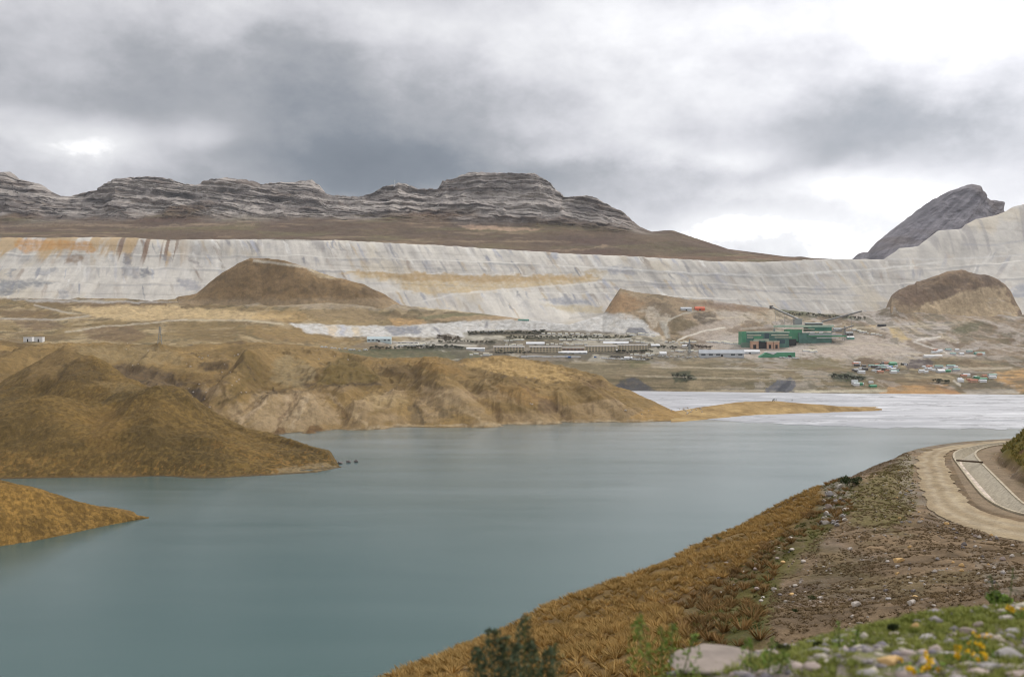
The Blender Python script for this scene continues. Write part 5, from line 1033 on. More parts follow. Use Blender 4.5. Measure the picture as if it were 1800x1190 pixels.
# ---- plants
def leaves_mesh(name, n_, pos_fn, size, m, asp=2.2, seed=1, colors=None):
    r0 = np.random.default_rng(seed)
    c_ = pos_fn(r0, n_); a = r0.normal(size=(n_, 3)); a /= np.linalg.norm(a, axis=1)[:, None]
    b_ = np.cross(a, r0.normal(size=(n_, 3))); b_ /= np.linalg.norm(b_, axis=1)[:, None]
    s_ = size * r0.uniform(.6, 1.4, (n_, 1))
    v = np.stack([c_ - a * s_ * .5, c_ + b_ * s_ * .5 / asp, c_ + a * s_ * .5, c_ - b_ * s_ * .5 / asp], 1).reshape(-1, 3)
    me = bpy.data.meshes.new(name); me.from_pydata(v.tolist(), [], np.arange(n_ * 4).reshape(-1, 4).tolist()); me.update()
    me.materials.append(m)
    at = me.color_attributes.new('Col', 'FLOAT_COLOR', 'POINT')
    k = np.repeat(r0.uniform(.6, 1.35, (n_, 1)), 4, 0)
    at.data.foreach_set('color', np.concatenate([k, k, k, k * 0 + 1], 1).astype(np.float32).ravel()); return me
def leaf_mat(name, rgb):
    m = bpy.data.materials.new(name); m.use_nodes = True; t = NT(m.node_tree); b_ = m.node_tree.nodes['Principled BSDF']
    b_.inputs['Roughness'].default_value = .8; b_.inputs['Specular IOR Level'].default_value = .2
    at = t.node('ShaderNodeAttribute', attribute_name='Col'); t.l.new(t.vm('MULTIPLY', at.outputs['Color'], tuple(float(v) for v in rgb)), b_.inputs['Base Color'])
    return m
M_leafd = leaf_mat('leaf_dark', C(66, 76, 44)); M_leafg = leaf_mat('leaf_green', C(112, 134, 58)); M_leafo = leaf_mat('leaf_olive', C(92, 96, 60)); M_leafb = leaf_mat('leaf_blue_green', C(82, 92, 66))
M_bark = mat('bark', C(84, 70, 54)); M_flow = leaf_mat('petal_yellow', C(236, 190, 30)); M_stem = mat('green_stem', C(104, 112, 62))
def blob_pos(lobes):
    def f(r0, n_):
        L_ = np.array(lobes); k = r0.integers(0, len(L_), n_); u = r0.normal(size=(n_, 3)); u /= np.linalg.norm(u, axis=1)[:, None]
        return L_[k, :3] + u * (r0.uniform(.45, 1.05, (n_, 1))) * L_[k, 3:6]
    return f
def bush(px, py, wpx, hpx, m, label, group=None, nleaf=500, name='bush', seed=1, loc=None, cat='bush'):
    p = Vector(loc) if loc is not None else hit(px, py); W_ = wpx / F * p.y; H_ = hpx / F * p.y; r0 = random.Random(seed)
    t_ = thing(name, label, cat, p, 0, group)
    lobes = [(r0.uniform(-.35, .35) * W_, r0.uniform(-.25, .25) * W_, r0.uniform(.3, .72) * H_, W_ * r0.uniform(.14, .26), W_ * .2, H_ * r0.uniform(.18, .3)) for _ in range(8)]
    link('foliage', leaves_mesh('foliage', nleaf, blob_pos(lobes), max(.06, W_ * .085), m, 2.0, seed), None, t_)
    mb = MB()
    for l_ in lobes[:5]: mb.beam((0, 0, -.1), (l_[0] * .8, l_[1] * .8, l_[2]), W_ * .02, None, 5)
    mb.build('stem', M_bark, t_); return t_
bush(1496, 856, 36, 22, M_leafd, 'dark green bush on the crest of the slope above the scree', nleaf=1100, seed=3)
bush(1570, 1112, 16, 16, M_leafd, 'small dark green bush just behind the embankment crest', nleaf=420, seed=4)
bush(1425, 1055, 18, 11, M_leafo, 'low brown green bush on the lower rubble slope', nleaf=300, seed=5)
bush(1397, 1078, 12, 9, M_leafd, 'small dark bush beside the green strip of the rubble slope', nleaf=300, seed=6)
bush(1375, 1150, 24, 20, M_leafo, 'grey olive bush low on the rubble slope behind the embankment', nleaf=500, seed=7)
bush(1440, 1140, 14, 12, M_leafd, 'small dark bush beside the embankment grass', nleaf=300, seed=8)
bush(1264, 950, 14, 10, M_leafo, 'small olive bush among the upper tussocks', nleaf=260, seed=9)
bush(1032, 1056, 12, 7, M_leafo, 'tiny dark bush on the edge of the slope above the lake', nleaf=200, seed=10)
bush(1765, 1078, 46, 40, M_leafg, 'green bush on the embankment crest near the right edge', nleaf=900, seed=11, loc=Vector(P(1765, 1080, 11.5)))
bush(1361, 706, 10, 7, M_leafd, 'larger dark bush on the low sand spit', nleaf=200, seed=12)
bush(1392, 706, 5, 6, M_leafd, 'small dark bush on the low sand spit', nleaf=140, seed=13)
def stems(px, py, d, hts, m, label, spread, leaf, per=90, seed=1, flower=False, group=None, name='leafy_plant', zoff=0.):
    p = Vector(P(px, py, d)); r0 = random.Random(seed); t_ = thing(name, label, 'plant', p, 0, group)
    for i, h_ in enumerate(hts):
        x0 = (i / max(1, len(hts) - 1) - .5) * spread if len(hts) > 1 else 0; y0 = r0.uniform(-.15, .15); tx = x0 * 1.25 + r0.uniform(-.06, .06)
        sm = MB().beam((x0 * .5, y0, -.1), (tx, y0, h_), .012, None, 5).build('stem', M_stem, t_)
        def pos(q, n_, x0=x0, y0=y0, tx=tx, h_=h_):
            u = q.uniform(.05, 1, n_) ; a = q.uniform(0, 6.28, n_); rr = (.16 * (1 - u) ** .5 + .02) * (h_ ** .5) * q.uniform(.3, 1, n_)
            return np.stack([x0 * (1 - u) + tx * u + np.cos(a) * rr, y0 + np.sin(a) * rr, u * h_], 1)
        link('leaves', leaves_mesh('leaves', per, pos, leaf, m, 3.2, seed * 10 + i), None, t_)
    return t_
stems(872, 1215, 8.5, [.42, .52, .5, .38], M_leafb, 'dark blue green leafy plant at the bottom edge left of the taller one', .30, .06, 190, 21)
stems(925, 1215, 8.3, [.48, .68, .50, .36], M_leafb, 'tallest dark leafy plant with a thin tip at the bottom edge', .34, .06, 200, 22)
stems(960, 1205, 8.8, [.3, .34], M_leafo, 'low olive leafy plant right of the tallest dark plant', .2, .05, 120, 27)
stems(1165, 1190, 8.4, [.44, .50, .42, .46, .40], M_leafg, 'bright green leafy plant left of the long boulder', .42, .05, 110, 23)
stems(1340, 1200, 8.0, [.34, .40, .30], M_leafg, 'green leafy plant growing in front of the long boulder', .22, .05, 90, 24)
stems(1487, 1180, 8.8, [.30, .42, .34], M_leafg, 'pale green feathery plant on the embankment edge', .2, .045, 80, 25)
stems(1762, 1060, 11.0, [.30, .42], M_leafb, 'thin grey green stalk behind the bush near the right edge', .1, .04, 50, 26)
def flowers(px, py, n_, label, seed):
    p = hit(px, py); t_ = thing('flower_clump', label, 'flowers', p, 0, 'yellow flower clumps on the embankment'); r0 = random.Random(seed)
    pts = [(r0.uniform(-.12, .12), r0.uniform(-.1, .1), r0.uniform(.05, .13)) for _ in range(n_)]
    for q in pts: MB().beam((q[0] * .5, q[1] * .5, -.02), q, .005, None, 4).build('stem', M_stem, t_)
    for q in pts:
        link('blossom', leaves_mesh('blossom', 9, lambda g_, m_, q=q: np.array(q) + g_.normal(size=(m_, 3)) * .010, .026, M_flow, 1.3, seed + int(abs(q[0]) * 999)), None, t_)
    link('leaves', leaves_mesh('leaves', 60, lambda g_, m_: g_.uniform(-1, 1, (m_, 3)) * np.array((.14, .1, .03)) + np.array((0, 0, .03)), .05, M_leafg, 3, seed), None, t_)
for i, (a, b_, n_, l_) in list(enumerate([(1790, 998 + 90, 6, 'yellow flowers at the right edge of the embankment crest'), (1716, 1140, 4, 'yellow flowers above the grey slabs in the middle of the embankment'), (1702, 1168, 7, 'largest clump of yellow flowers low on the embankment'),
                                     (1728, 1160, 6, 'few yellow flowers right of the largest yellow clump'), (1637, 1182, 7, 'small yellow flower clump at the bottom between grey slabs'), (1608, 1187, 5, 'yellow flower clump touching the bottom edge'),
                                     (1622, 1165, 6, 'pale yellow flowers above the bottom edge clump'), (1672, 1172, 5, 'sparse yellow flowers left of the dense yellow clump')]))[:6]: flowers(a, b_, n_, l_, 40 + i)

# ---- countless ground cover: tussock grass, short grass, pebbles
def blades_object(name, label, cat, pts, hgt, wid, nb, m, lean=.55, tone=(C(168, 122, 58), C(206, 160, 84)), seed=1):
    r0 = np.random.default_rng(seed); N = len(pts); pts = np.asarray(pts)
    sc_ = r0.uniform(.65, 1.35, N) * hgt; a = r0.uniform(0, 6.283, (N, nb)); rr = r0.uniform(.05, 1, (N, nb)) * .32
    hh = sc_[:, None] * r0.uniform(.6, 1.1, (N, nb)); ln = sc_[:, None] * lean * r0.uniform(.3, 1.2, (N, nb))
    base = pts[:, None, :] + np.stack([np.cos(a) * rr * sc_[:, None], np.sin(a) * rr * sc_[:, None], -.05 * hh], -1)
    tip = base + np.stack([np.cos(a) * ln, np.sin(a) * ln, hh], -1)
    b2 = r0.uniform(0, 6.283, (N, nb)); sd2 = np.stack([np.cos(b2), np.sin(b2), b2 * 0], -1) * (wid * sc_[:, None, None] / hgt)
    mid_ = base * .45 + tip * .55 + np.stack([0 * a, 0 * a, hh * .12], -1)
    v = np.stack([base - sd2, base + sd2, mid_ + sd2 * .8, tip, mid_ - sd2 * .8], 2).reshape(-1, 3)
    nf = N * nb; me = bpy.data.meshes.new(name); me.vertices.add(nf * 5); me.vertices.foreach_set('co', v.astype(np.float32).ravel())
    me.loops.add(nf * 5); me.loops.foreach_set('vertex_index', np.arange(nf * 5, dtype=np.int32)); me.polygons.add(nf)
    me.polygons.foreach_set('loop_start', np.arange(0, nf * 5, 5, dtype=np.int32)); me.update(); me.validate()
    tt_ = np.clip(r0.uniform(0, 1, (N, 1)) * .7 + r0.uniform(0, .3, (N, nb)), 0, 1)[..., None, None]
    c_ = np.array(tone[0]) * (1 - tt_) + np.array(tone[1]) * tt_; c_ = np.repeat(c_, 5, 2).reshape(-1, 3)
    at = me.color_attributes.new('Col', 'FLOAT_COLOR', 'POINT'); at.data.foreach_set('color', np.concatenate([c_, np.ones((len(c_), 1))], 1).astype(np.float32).ravel())
    me.materials.append(m); o = bpy.data.objects.new(name, me); COL.objects.link(o); return tag(o, label, cat, kind='stuff')
M_vc = leaf_mat('grass_blades', (1, 1, 1))
def in_poly(px, py, poly):
    ins = np.zeros(len(px), bool); poly = np.array(poly, float)
    for i in range(len(poly)):
        x1, y1 = poly[i]; x2, y2 = poly[(i + 1) % len(poly)]
        with np.errstate(divide='ignore', invalid='ignore'): ins ^= ((y1 > py) != (y2 > py)) & (px < (x2 - x1) * (py - y1) / (y2 - y1) + x1)
    return ins

def near_z(x, y):
    """bilinear look-up in the near slope grid"""
    u = CX + F * x / y; iu = np.interp(u, pxs_, np.arange(len(pxs_))); iv = np.interp(np.log(y), np.log(ds), np.arange(len(ds)))
    i0 = np.clip(iu.astype(int), 0, len(pxs_) - 2); j0 = np.clip(iv.astype(int), 0, len(ds) - 2); a = iu - i0; b_ = iv - j0
    return (Z[j0, i0] * (1 - a) + Z[j0, i0 + 1] * a) * (1 - b_) + (Z[j0 + 1, i0] * (1 - a) + Z[j0 + 1, i0 + 1] * a) * b_
def scatter(n_, xr, yr, test, seed):
    r0 = np.random.default_rng(seed); x = r0.uniform(*xr, n_); y = r0.uniform(*yr, n_); z = near_z(x, y)
    px = CX + F * x / y; py = CY - F * (z - H) / y; k = test(px, py, x, y); return np.stack([x[k], y[k], z[k]], 1)
GR2 = GOLD + []
def in_mix(px, py): return in_poly(px, py, MIXZ)
cl = lambda x, y, s_: fbm(x / s_, y / s_, o=3, seed=401)
def thin(p_, r_):
    cell = {}; keep_ = []
    for i_, (x_, y_) in enumerate(p_[:, :2]):
        k_ = (int(x_ / r_), int(y_ / r_)); ok_ = True
        for a_ in (-1, 0, 1):
            for b__ in (-1, 0, 1):
                for j_ in cell.get((k_[0] + a_, k_[1] + b__), ()):
                    if (p_[j_, 0] - x_) ** 2 + (p_[j_, 1] - y_) ** 2 < r_ * r_: ok_ = False; break
                if not ok_: break
            if not ok_: break
        if ok_: cell.setdefault(k_, []).append(i_); keep_.append(i_)
    return p_[keep_]
pts = scatter(60000, (-25, 45), (26, 135), lambda px, py, x, y: (in_poly(px + 8 * cl(x, y, 1.5), py, GOLD) | in_poly(px, py + 22, GOLD) & (px < 1440)) & (cl(x, y, 4) > -.55), 1)
pts = thin(pts, .40)
blades_object('tussock_grass', 'golden tussock grass covering the steep slope above the lake', 'grass', pts, .30, .015, 44, M_vc, 1.15, (C(148, 122, 70), C(206, 170, 106)), 2)
pts = scatter(26000, (-5, 55), (26, 135), lambda px, py, x, y: in_mix(px, py) & (cl(x, y, 2.2) > -.02), 3)
pts = thin(pts, .5)
blades_object('brown_tussocks', 'scattered rust brown tussocks in the green and brown strip beside the rubble', 'grass', pts, .34, .018, 40, M_vc, 1.05, (C(118, 96, 60), C(168, 134, 86)), 4)
pts = scatter(30000, (-5, 55), (26, 135), lambda px, py, x, y: in_mix(px, py) & (cl(x + 30, y, 3) > -.1), 23)
blades_object('mixed_grass', 'short green grass between the scattered tussocks and the rubble', 'grass', pts, .14, .014, 14, M_vc, 1.2, (C(84, 88, 44), C(128, 126, 70)), 24)
pts = scatter(120000, (5, 75), (28, 140), lambda px, py, x, y: (px > 1340) & (py < 1140) & (dist_line(x, y, road_l) < -.8) & ~in_poly(px, py, GOLD) & ~in_mix(px, py) & (cl(x + 40, y, 1.6) > np.where(py > 1040, -.5, -.15)), 5)
blades_object('dry_scrub', 'short dry brown scrub over the rubble slope', 'scrub', pts, .085, .010, 12, M_vc, 1.4, (C(96, 80, 56), C(148, 126, 92)), 6)
pts = scatter(16000, (5, 75), (60, 150), lambda px, py, x, y: in_poly(px, py, [(1500, 850), (1600, 800), (1612, 850), (1612, 905), (1560, 930), (1500, 920), (1490, 880)]) & (cl(x + 60, y, 2.) > -.2), 35)
blades_object('olive_grass', 'short olive grass on the slope between the scree and the road shoulder', 'grass', pts, .16, .018, 12, M_vc, 1.2, (C(110, 104, 62), C(150, 138, 90)), 36)
pts = scatter(9000, (50, 95), (80, 160), lambda px, py, x, y: (dist_line(x, y, can_c) > 4.6) & (px < 1850), 7)
blades_object('bank_grass', 'green and yellow grass on the steep bank above the canal', 'grass', pts, .42, .03, 16, M_vc, .7, (C(104, 108, 60), C(164, 146, 84)), 8)
pts = scatter(16000, (-1, 9), (6.2, 13), lambda px, py, x, y: (px > 1120) & (y > 6.5) & ((cl(x * 2, y * 2, 1.) > -.1) | (py < 1135)), 9)
blades_object('short_grass', 'short bright green grass on the roadside embankment', 'grass', pts, .05, .004, 14, M_vc, 1.0, (C(122, 134, 62), C(176, 176, 100)), 10)
def pebbles(name, label, pts, smin, smax, tones, seed):
    r0 = np.random.default_rng(seed); me0 = bmesh.new(); bmesh.ops.create_icosphere(me0, subdivisions=1, radius=1)
    tv = np.array([v.co[:] for v in me0.verts]); tf = np.array([[v.index for v in f.verts] for f in me0.faces]); me0.free()
    N = len(pts); s_ = (smin + (smax - smin) * r0.uniform(0, 1, (N, 1)) ** 3)
    v = tv[None] * (1 + .35 * r0.normal(size=(N, len(tv), 1)) * .5) * (s_[:, None] * r0.uniform(.6, 1.3, (N, 1, 3)) * np.array((1, 1, .65))) + pts[:, None] + np.array((0, 0, .0))
    f = (tf[None] + (np.arange(N) * len(tv))[:, None, None]).reshape(-1, 3)
    me = bpy.data.meshes.new(name); me.vertices.add(N * len(tv)); me.vertices.foreach_set('co', v.astype(np.float32).ravel())
    me.loops.add(len(f) * 3); me.loops.foreach_set('vertex_index', f.astype(np.int32).ravel()); me.polygons.add(len(f)); me.polygons.foreach_set('loop_start', np.arange(0, len(f) * 3, 3, dtype=np.int32)); me.update(); me.validate()
    tn = np.array(tones)[r0.integers(0, len(tones), N)] * r0.uniform(.75, 1.15, (N, 1)); c_ = np.repeat(tn[:, None], len(tv), 1).reshape(-1, 3)
    at = me.color_attributes.new('Col', 'FLOAT_COLOR', 'POINT'); at.data.foreach_set('color', np.concatenate([c_, np.ones((len(c_), 1))], 1).astype(np.float32).ravel())
    me.materials.append(M_vc); o = bpy.data.objects.new(name, me); COL.objects.link(o); return tag(o, label, 'gravel', kind='stuff')
tn = [C(160, 150, 138), C(184, 174, 160), C(130, 118, 106), C(150, 130, 110)]
pts = scatter(26000, (5, 75), (26, 150), lambda px, py, x, y: (px > 1340) & (py < 1150) & (dist_line(x, y, road_l) < .3) & ~in_poly(px, py, GOLD) & ~in_mix(px, py) & ((cl(x + 9, y, 5) > -.1) | (dist_line(x, y, road_l) > -4)), 11)
pebbles('rubble', 'loose grey and brown rubble on the slope below the road', pts, .025, .12, tn, 12)
pts = scatter(9000, (50, 95), (60, 165), lambda px, py, x, y: (np.abs(dist_line(x, y, can_c)) < 4.4) & (np.abs(dist_line(x, y, can_c)) > 2.8) & (np.abs(dist_line(x, y, road_c)) > 2.2), 13)
pebbles('gravel', 'loose gravel on the strip between road and canal', pts, .03, .11, tn, 14)
pts = scatter(9000, (0, 9), (6.2, 13), lambda px, py, x, y: (px > 1180) & ((cl(x * 2, y * 2, 1.) < .15)), 15)
pebbles('pebbles', 'grey and pinkish pebbles on the roadside embankment', pts, .008, .085, [C(150, 142, 140), C(176, 160, 150), C(130, 124, 128), C(186, 176, 160)], 16)

# ================================================================== THE MINING CAMP AND PLANT
MW = mat('white_sheet', C(232, 232, 230), .6, .06, .1); MWg = mat('pale_grey_sheet', C(196, 200, 202), .6, .08, .1); MBg = mat('beige_wall', C(206, 190, 158), .8, .10, .15)
MRf = mat('dull_roof', C(172, 166, 156), .8, .15, .1); MGr = mat('green_cladding', C(82, 150, 112), .6, .18, .06); MGd = mat('dark_green_cladding', C(84, 124, 112), .7, .25, .08)
MGl = mat('pale_green_roof', C(180, 200, 180), .6, .12, .08); MPk = mat('pink_concrete', C(196, 158, 132), .85, .12, .2); MDk = mat('dark_opening', C(48, 46, 44), .9, .2, .2)
MOr = mat('orange_cladding', C(214, 108, 72), .6, .1, .1); MSt = mat('galvanised_steel', C(150, 152, 150), .5, .1, 1); MGs = mat('window_glass', C(58, 66, 72), .2, .1, 1, 0, .6)
MCr = mat('cream_panel', C(206, 200, 176), .7, .1, .1); MBl = mat('blue_roof', C(70, 110, 170), .6, .1, .2); MTe = mat('teal_roof', C(110, 158, 142), .6, .12, .2); MRd = mat('brick_roof', C(176, 110, 84), .8, .12, .3)
MPd = mat('dark_steel', C(92, 88, 84), .6, .2, .3); MLb = mat('pale_blue_sheet', C(200, 214, 214), .6, .06, .1)

def house(name, px0, px1, pyb, hpx, label, cat='building', wallm=MBg, roofm=MRf, depth=14, roofk='gable', rfrac=.35, wins=0, storeys=1, group=None, yaw=0., door=False, p=None, slope_front=False):
    p = p or hit((px0 + px1) / 2, pyb); d = p.y; w_ = (px1 - px0) / F * d; h_ = hpx / F * d
    t_ = thing(name, label, cat, p, yaw, group); hw = h_ * (1 - rfrac)
    MB().box(-w_ / 2, w_ / 2, 0, depth, -max(3, h_ * .4), hw).build('wall', wallm, t_)
    e = max(.25, w_ * .012)
    if roofk == 'gable': MB().prismx([(-e, hw - .1), (-e, hw + .15), (depth / 2, h_ + .15), (depth + e, hw + .15), (depth + e, hw - .1)], -w_ / 2 - e, w_ / 2 + e).build('roof', roofm, t_)
    elif roofk == 'cross': MB().prism([(-w_ / 2 - e, hw), (0, h_), (w_ / 2 + e, hw), (w_ / 2 + e, hw + .3), (0, h_ + .35), (-w_ / 2 - e, hw + .3)], -e, depth + e).build('roof', roofm, t_)
    elif roofk == 'shed': MB().prismx([(-e, hw), (-e, hw + .3), (depth + e, h_ + .3), (depth + e, hw)], -w_ / 2 - e, w_ / 2 + e).build('roof', roofm, t_)
    else: MB().box(-w_ / 2 - e, w_ / 2 + e, -e, depth + e, hw + .003, hw + .5).build('roof', roofm, t_)
    if wins:
        ww = w_ / wins
        wm = MB().box(-ww * .28, ww * .28, -.12, .1, 0, hw / storeys * .42).mesh('window'); wm.materials.append(MGs)
        for s_ in range(storeys):
            for i in range(wins):
                if door and s_ == 0 and i == wins // 2: continue
                o = link('window', wm, None, t_); o.location = (-w_ / 2 + ww * (i + .5), 0, hw / storeys * (s_ + .38))
    if door:
        MB().box(-min(w_ * .07, 3), min(w_ * .07, 3), -.14, .1, 0, hw * .6).build('door', MDk, t_)
    return t_
# accommodation blocks
for i, (a, b_, pb, l_) in enumerate([(868, 922, 620, 'beige accommodation block at the left end of the long row'), (931, 987, 620, 'beige accommodation block second in the long row, under the short white roofed shed'),
                              (1029, 1083, 619, 'beige accommodation block in the middle of the long row'), (1087, 1138, 617, 'beige accommodation block at the right end of the long row'),
                              (989, 1027, 619, 'brownish block between the second and the middle beige blocks')]):
    house('accommodation_block', a, b_, pb, 12 if i < 4 else 9, l_, 'building', MBg if i < 4 else mat('brown_wall', C(150, 124, 100), .8), MRf, 14, 'gable', .2, 10 if i < 4 else 6, 3, 'accommodation blocks of the camp')
for a, b_, pb, h_, l_, wm_, rm_, k_ in [
    (925, 957, 606, 5, 'short shed with a bright white roof above the beige blocks', MWg, MW, .7), (1061, 1105, 605, 5, 'long white curved roof hall above the right beige blocks', MWg, MW, .7),
    (820, 852, 616, 5, 'grey shed with a white roof edge left of the beige blocks', MWg, MW, .4), (982, 1032, 622, 5, 'long low white roofed shed in front of the beige blocks', MWg, MW, .6),
    (1040, 1086, 617, 3, 'thin white canopy below the middle beige block', MWg, MW, .6), (645, 687, 601, 9, 'long pale blue warehouse below the light rock bench', MLb, MLb, .45),
    (1230, 1308, 627, 12, 'large pale grey warehouse with a low gable roof at the terrace edge', MWg, MWg, .5), (1160, 1172, 624, 6, 'small white gabled hut with a dark side on the terrace', MW, MW, .5),
    (1300, 1336, 622, 7, 'white hall between the grey warehouse and the green zigzag hall', MWg, MW, .5), (1200, 1218, 609, 3, 'small white building beside the dark tree clump', MW, MW, .4),
    (1197, 1216, 546, 6, 'pale grey shed on the brown spur left of the orange one', MWg, MWg, .4), (1145, 1160, 609, 4, 'small grey white hut above the right end of the beige row', MWg, MW, .5),
    (1098, 1112, 631, 4, 'small white building near the vehicle yard', MWg, MW, .5), (690, 735, 604, 3, 'row of low white cabins below the rock bench', MW, MRf, .4)]:
    house('shed', a, b_, pb, h_, l_, 'shed', wm_, rm_, 16, 'gable', k_, 0 if b_ - a < 40 else 6, 1, None, door=b_ - a > 16)
house('shed', 1222, 1239, 546, 7, 'bright orange shed on the brown spur', 'shed', MOr, MOr, 16, 'gable', .4, 0, 1, None, door=True)
house('shed', 911, 930, 564, 3, 'low green roofed shed on the rock bench', 'shed', MTe, MTe, 12, 'gable', .4, 0)
# white containers at the far left
for a, b_, l_ in [(41, 56, 'left white container building on the far left hill'), (60, 74.5, 'right white container building on the far left hill')]:
    house('container_building', a, b_, 601, 9, l_, 'container', MW, MW, 10, 'flat', .08, 0, 1, 'white container buildings', door=True)
# green hall with two gables
p = hit(1365, 628); d = p.y; u = d / F
t_ = thing('gabled_hall', 'bright green hall with zigzag gables and a white roof', 'hall', p, 0)
MB().prism([(-34 * u, -3), (-28 * u, 2 * u), (-17 * u, 8 * u), (-6 * u, 4 * u), (1 * u, 8 * u), (33 * u, 8 * u), (33 * u, -3)], 0, 25).build('wall', MGr, t_)
MB().prism([(-18 * u, 8.4 * u), (-17 * u, 9.4 * u), (33.5 * u, 9.6 * u), (33.5 * u, 8.2 * u), (1 * u, 8.2 * u), (-6 * u, 4.6 * u), (-10 * u, 6.4 * u)], 1, 26).build('roof', MW, t_)
MB().box(20 * u, 26 * u, -.3, .2, -1, 3.4 * u).build('door', MDk, t_)

# processing plant
def bpx(mb, x0, x1, y0, y1, d0, dep):   # box given by its front rectangle in photo pixels at distance d0
    a = P(x0, y1, d0); b_ = P(x1, y0, d0); o_ = mb.o; mb.box(a[0] - o_[0], b_[0] - o_[0], d0 - o_[1], d0 + dep - o_[1], a[2] - o_[2], b_[2] - o_[2]); return mb
def part(parent, name, m, rects):
    mb = MB(); mb.o = parent.location
    for r_ in rects: bpx(mb, *r_)
    return mb.build(name, m, parent)
p = hit(1345, 612); D0 = p.y + 12
t_ = thing('mill_building', 'large green mill building with cream wall bands', 'plant building', Vector(P(1345, 612, D0)))
part(t_, 'end_wall', MGr, [(1303.5, 1312, 583, 606, D0, 40)])
part(t_, 'hall', MGd, [(1312, 1387, 585, 614, D0 + 1, 60)])
part(t_, 'roof', MGl, [(1312, 1388, 582.5, 585, D0 - 1, 62)])
part(t_, 'annex', mat('annex_grey_green', C(104, 128, 112), .7), [(1304, 1321, 602, 614, D0 - 8, 14)])
for r_ in [(1313.5, 1338, 588.5, 590.2), (1313.5, 1324, 592.5, 594), (1356, 1386, 588, 590), (1362, 1392, 592.5, 593.8), (1326, 1352, 596, 597.4)]: part(t_, 'wall_band', MCr, [(*r_, D0 - .6, 2)])
part(t_, 'cladding_panel', MGr, [(1325, 1341, 591, 600, D0 + .4, 2)])
for r_ in [(1344, 1352, 586, 595), (1366, 1380, 597, 604), (1330, 1338, 598, 603)]: part(t_, 'wall_opening', mat('blue_grey', C(62, 84, 90), .7), [(*r_, D0 + .2, 2)])
t_ = thing('flotation_building', 'long green plant building with a pale roof behind the mill', 'plant building', Vector(P(1430, 605, D0 + 70)))
part(t_, 'hall', MGr, [(1386, 1410, 579, 600, D0 + 66, 50)])
part(t_, 'hall', MGd, [(1404, 1462, 585, 606, D0 + 60, 50)])
part(t_, 'hall', mat('mid_green', C(66, 128, 104), .7), [(1421, 1462, 575, 582, D0 + 90, 50)])
part(t_, 'roof', MGl, [(1368, 1466, 571.5, 575, D0 + 88, 56)])
part(t_, 'roof', MCr, [(1390, 1432, 578, 579.3, D0 + 64, 54)])
part(t_, 'roof', MWg, [(1422, 1480, 587, 589, D0 + 57, 54)])
part(t_, 'lower_gallery', MGr, [(1420, 1488, 589.6, 592, D0 + 56, 20)])
for r_ in [(1436, 1474, 593, 594.2), (1424, 1432, 583, 585.5), (1440, 1446, 583, 585.5)]: part(t_, 'wall_band', MW, [(*r_, D0 + 55, 2)])
part(t_, 'tank', MDk, [(1372, 1400, 596, 607, D0 + 20, 20)])
for i, (a, b_) in enumerate([(1320, 1333.5), (1348, 1359), (1360, 1370)]):
    t2 = thing('concrete_bunker', ['pinkish concrete bunker at the left of the dark gateway', 'pinkish concrete bunker at the right of the dark gateway', 'pinkish concrete bunker farthest right below the mill building'][i], 'bunker', Vector(P((a + b_) / 2, 612, D0 - 22)), 0, 'concrete bunkers below the mill')
    part(t2, 'wall', MPk, [(a, b_, 601 if i else 600, 614, D0 - 22, 14)]); part(t2, 'roof', MCr, [(a - .5, b_ + .5, 599.4, 601 if i else 600, D0 - 22.5, 15)])
    part(t2, 'doorway', MDk, [(a + (b_ - a) * .3, b_ - (b_ - a) * .3, 606, 613, D0 - 22.2, 1)])
t2 = thing('gateway', 'dark open gateway between the pinkish concrete bunkers', 'gateway', Vector(P(1341, 612, D0 - 20))); part(t2, 'opening', MDk, [(1333.6, 1347.9, 602, 613, D0 - 19, 10)]); part(t2, 'lintel', MGl, [(1326, 1352, 597.6, 599.2, D0 - 21, 14)])
t2 = thing('thickener_house', 'small dark plant house with a white roof at the foot of the left conveyor', 'plant building', Vector(P(1402, 566, D0 + 160)))
part(t2, 'wall', MSt, [(1397, 1410, 562, 571, D0 + 160, 20)]); part(t2, 'roof', MSt, [(1396, 1411, 560.6, 562, D0 + 159, 22)])
t2 = thing('screen_house', 'low plant house with a pinkish white roof behind the flotation building', 'plant building', Vector(P(1430, 572, D0 + 140)))
part(t2, 'wall', MPd, [(1418, 1446, 568.4, 575, D0 + 140, 20)]); part(t2, 'roof', MW, [(1417, 1447, 566.8, 568.4, D0 + 139, 22)])
def conveyor(label, a, b_, nleg, w_):
    o_ = Vector(a); t_ = thing('conveyor', label, 'conveyor', o_, 0, 'inclined conveyors of the plant')
    A_ = Vector(a) - o_; B_ = Vector(b_) - o_
    MB().beam(A_, B_, w_, w_ * .9).build('gallery', mat('conveyor_grey', C(128, 124, 116), .6), t_)
    MB().beam(A_ + Vector((0, -w_ * .2, w_ * .6)), B_ + Vector((0, -w_ * .2, w_ * .6)), w_ * 1.1, w_ * .2).build('gallery_roof', MSt, t_)
    for i in range(nleg):
        q = A_.lerp(B_, (i + .5) / nleg); g_ = hit_ground(q + o_) - o_.z
        MB().beam((q.x, q.y, q.z), (q.x, q.y, min(g_, q.z - 1) - 2), w_ * .16).build('support_leg', MSt, t_)
    return t_
def hit_ground(q): return ground_z(q.x, q.y)
cA = P(1356, 540, D0 + 380); cB = P(1404, 562, D0 + 170)
cv = conveyor('inclined conveyor coming down from the spur on the left of the plant', tuple(cA), tuple(cB), 3, 4.2)
MB().box(-5, 5, -4, 6, -6, 5).build('head_house', MPd, cv)
conveyor('inclined dark conveyor rising to the right behind the plant', tuple(P(1445, 566, D0 + 150)), tuple(P(1514, 547.5, D0 + 210)), 2, 4.0)
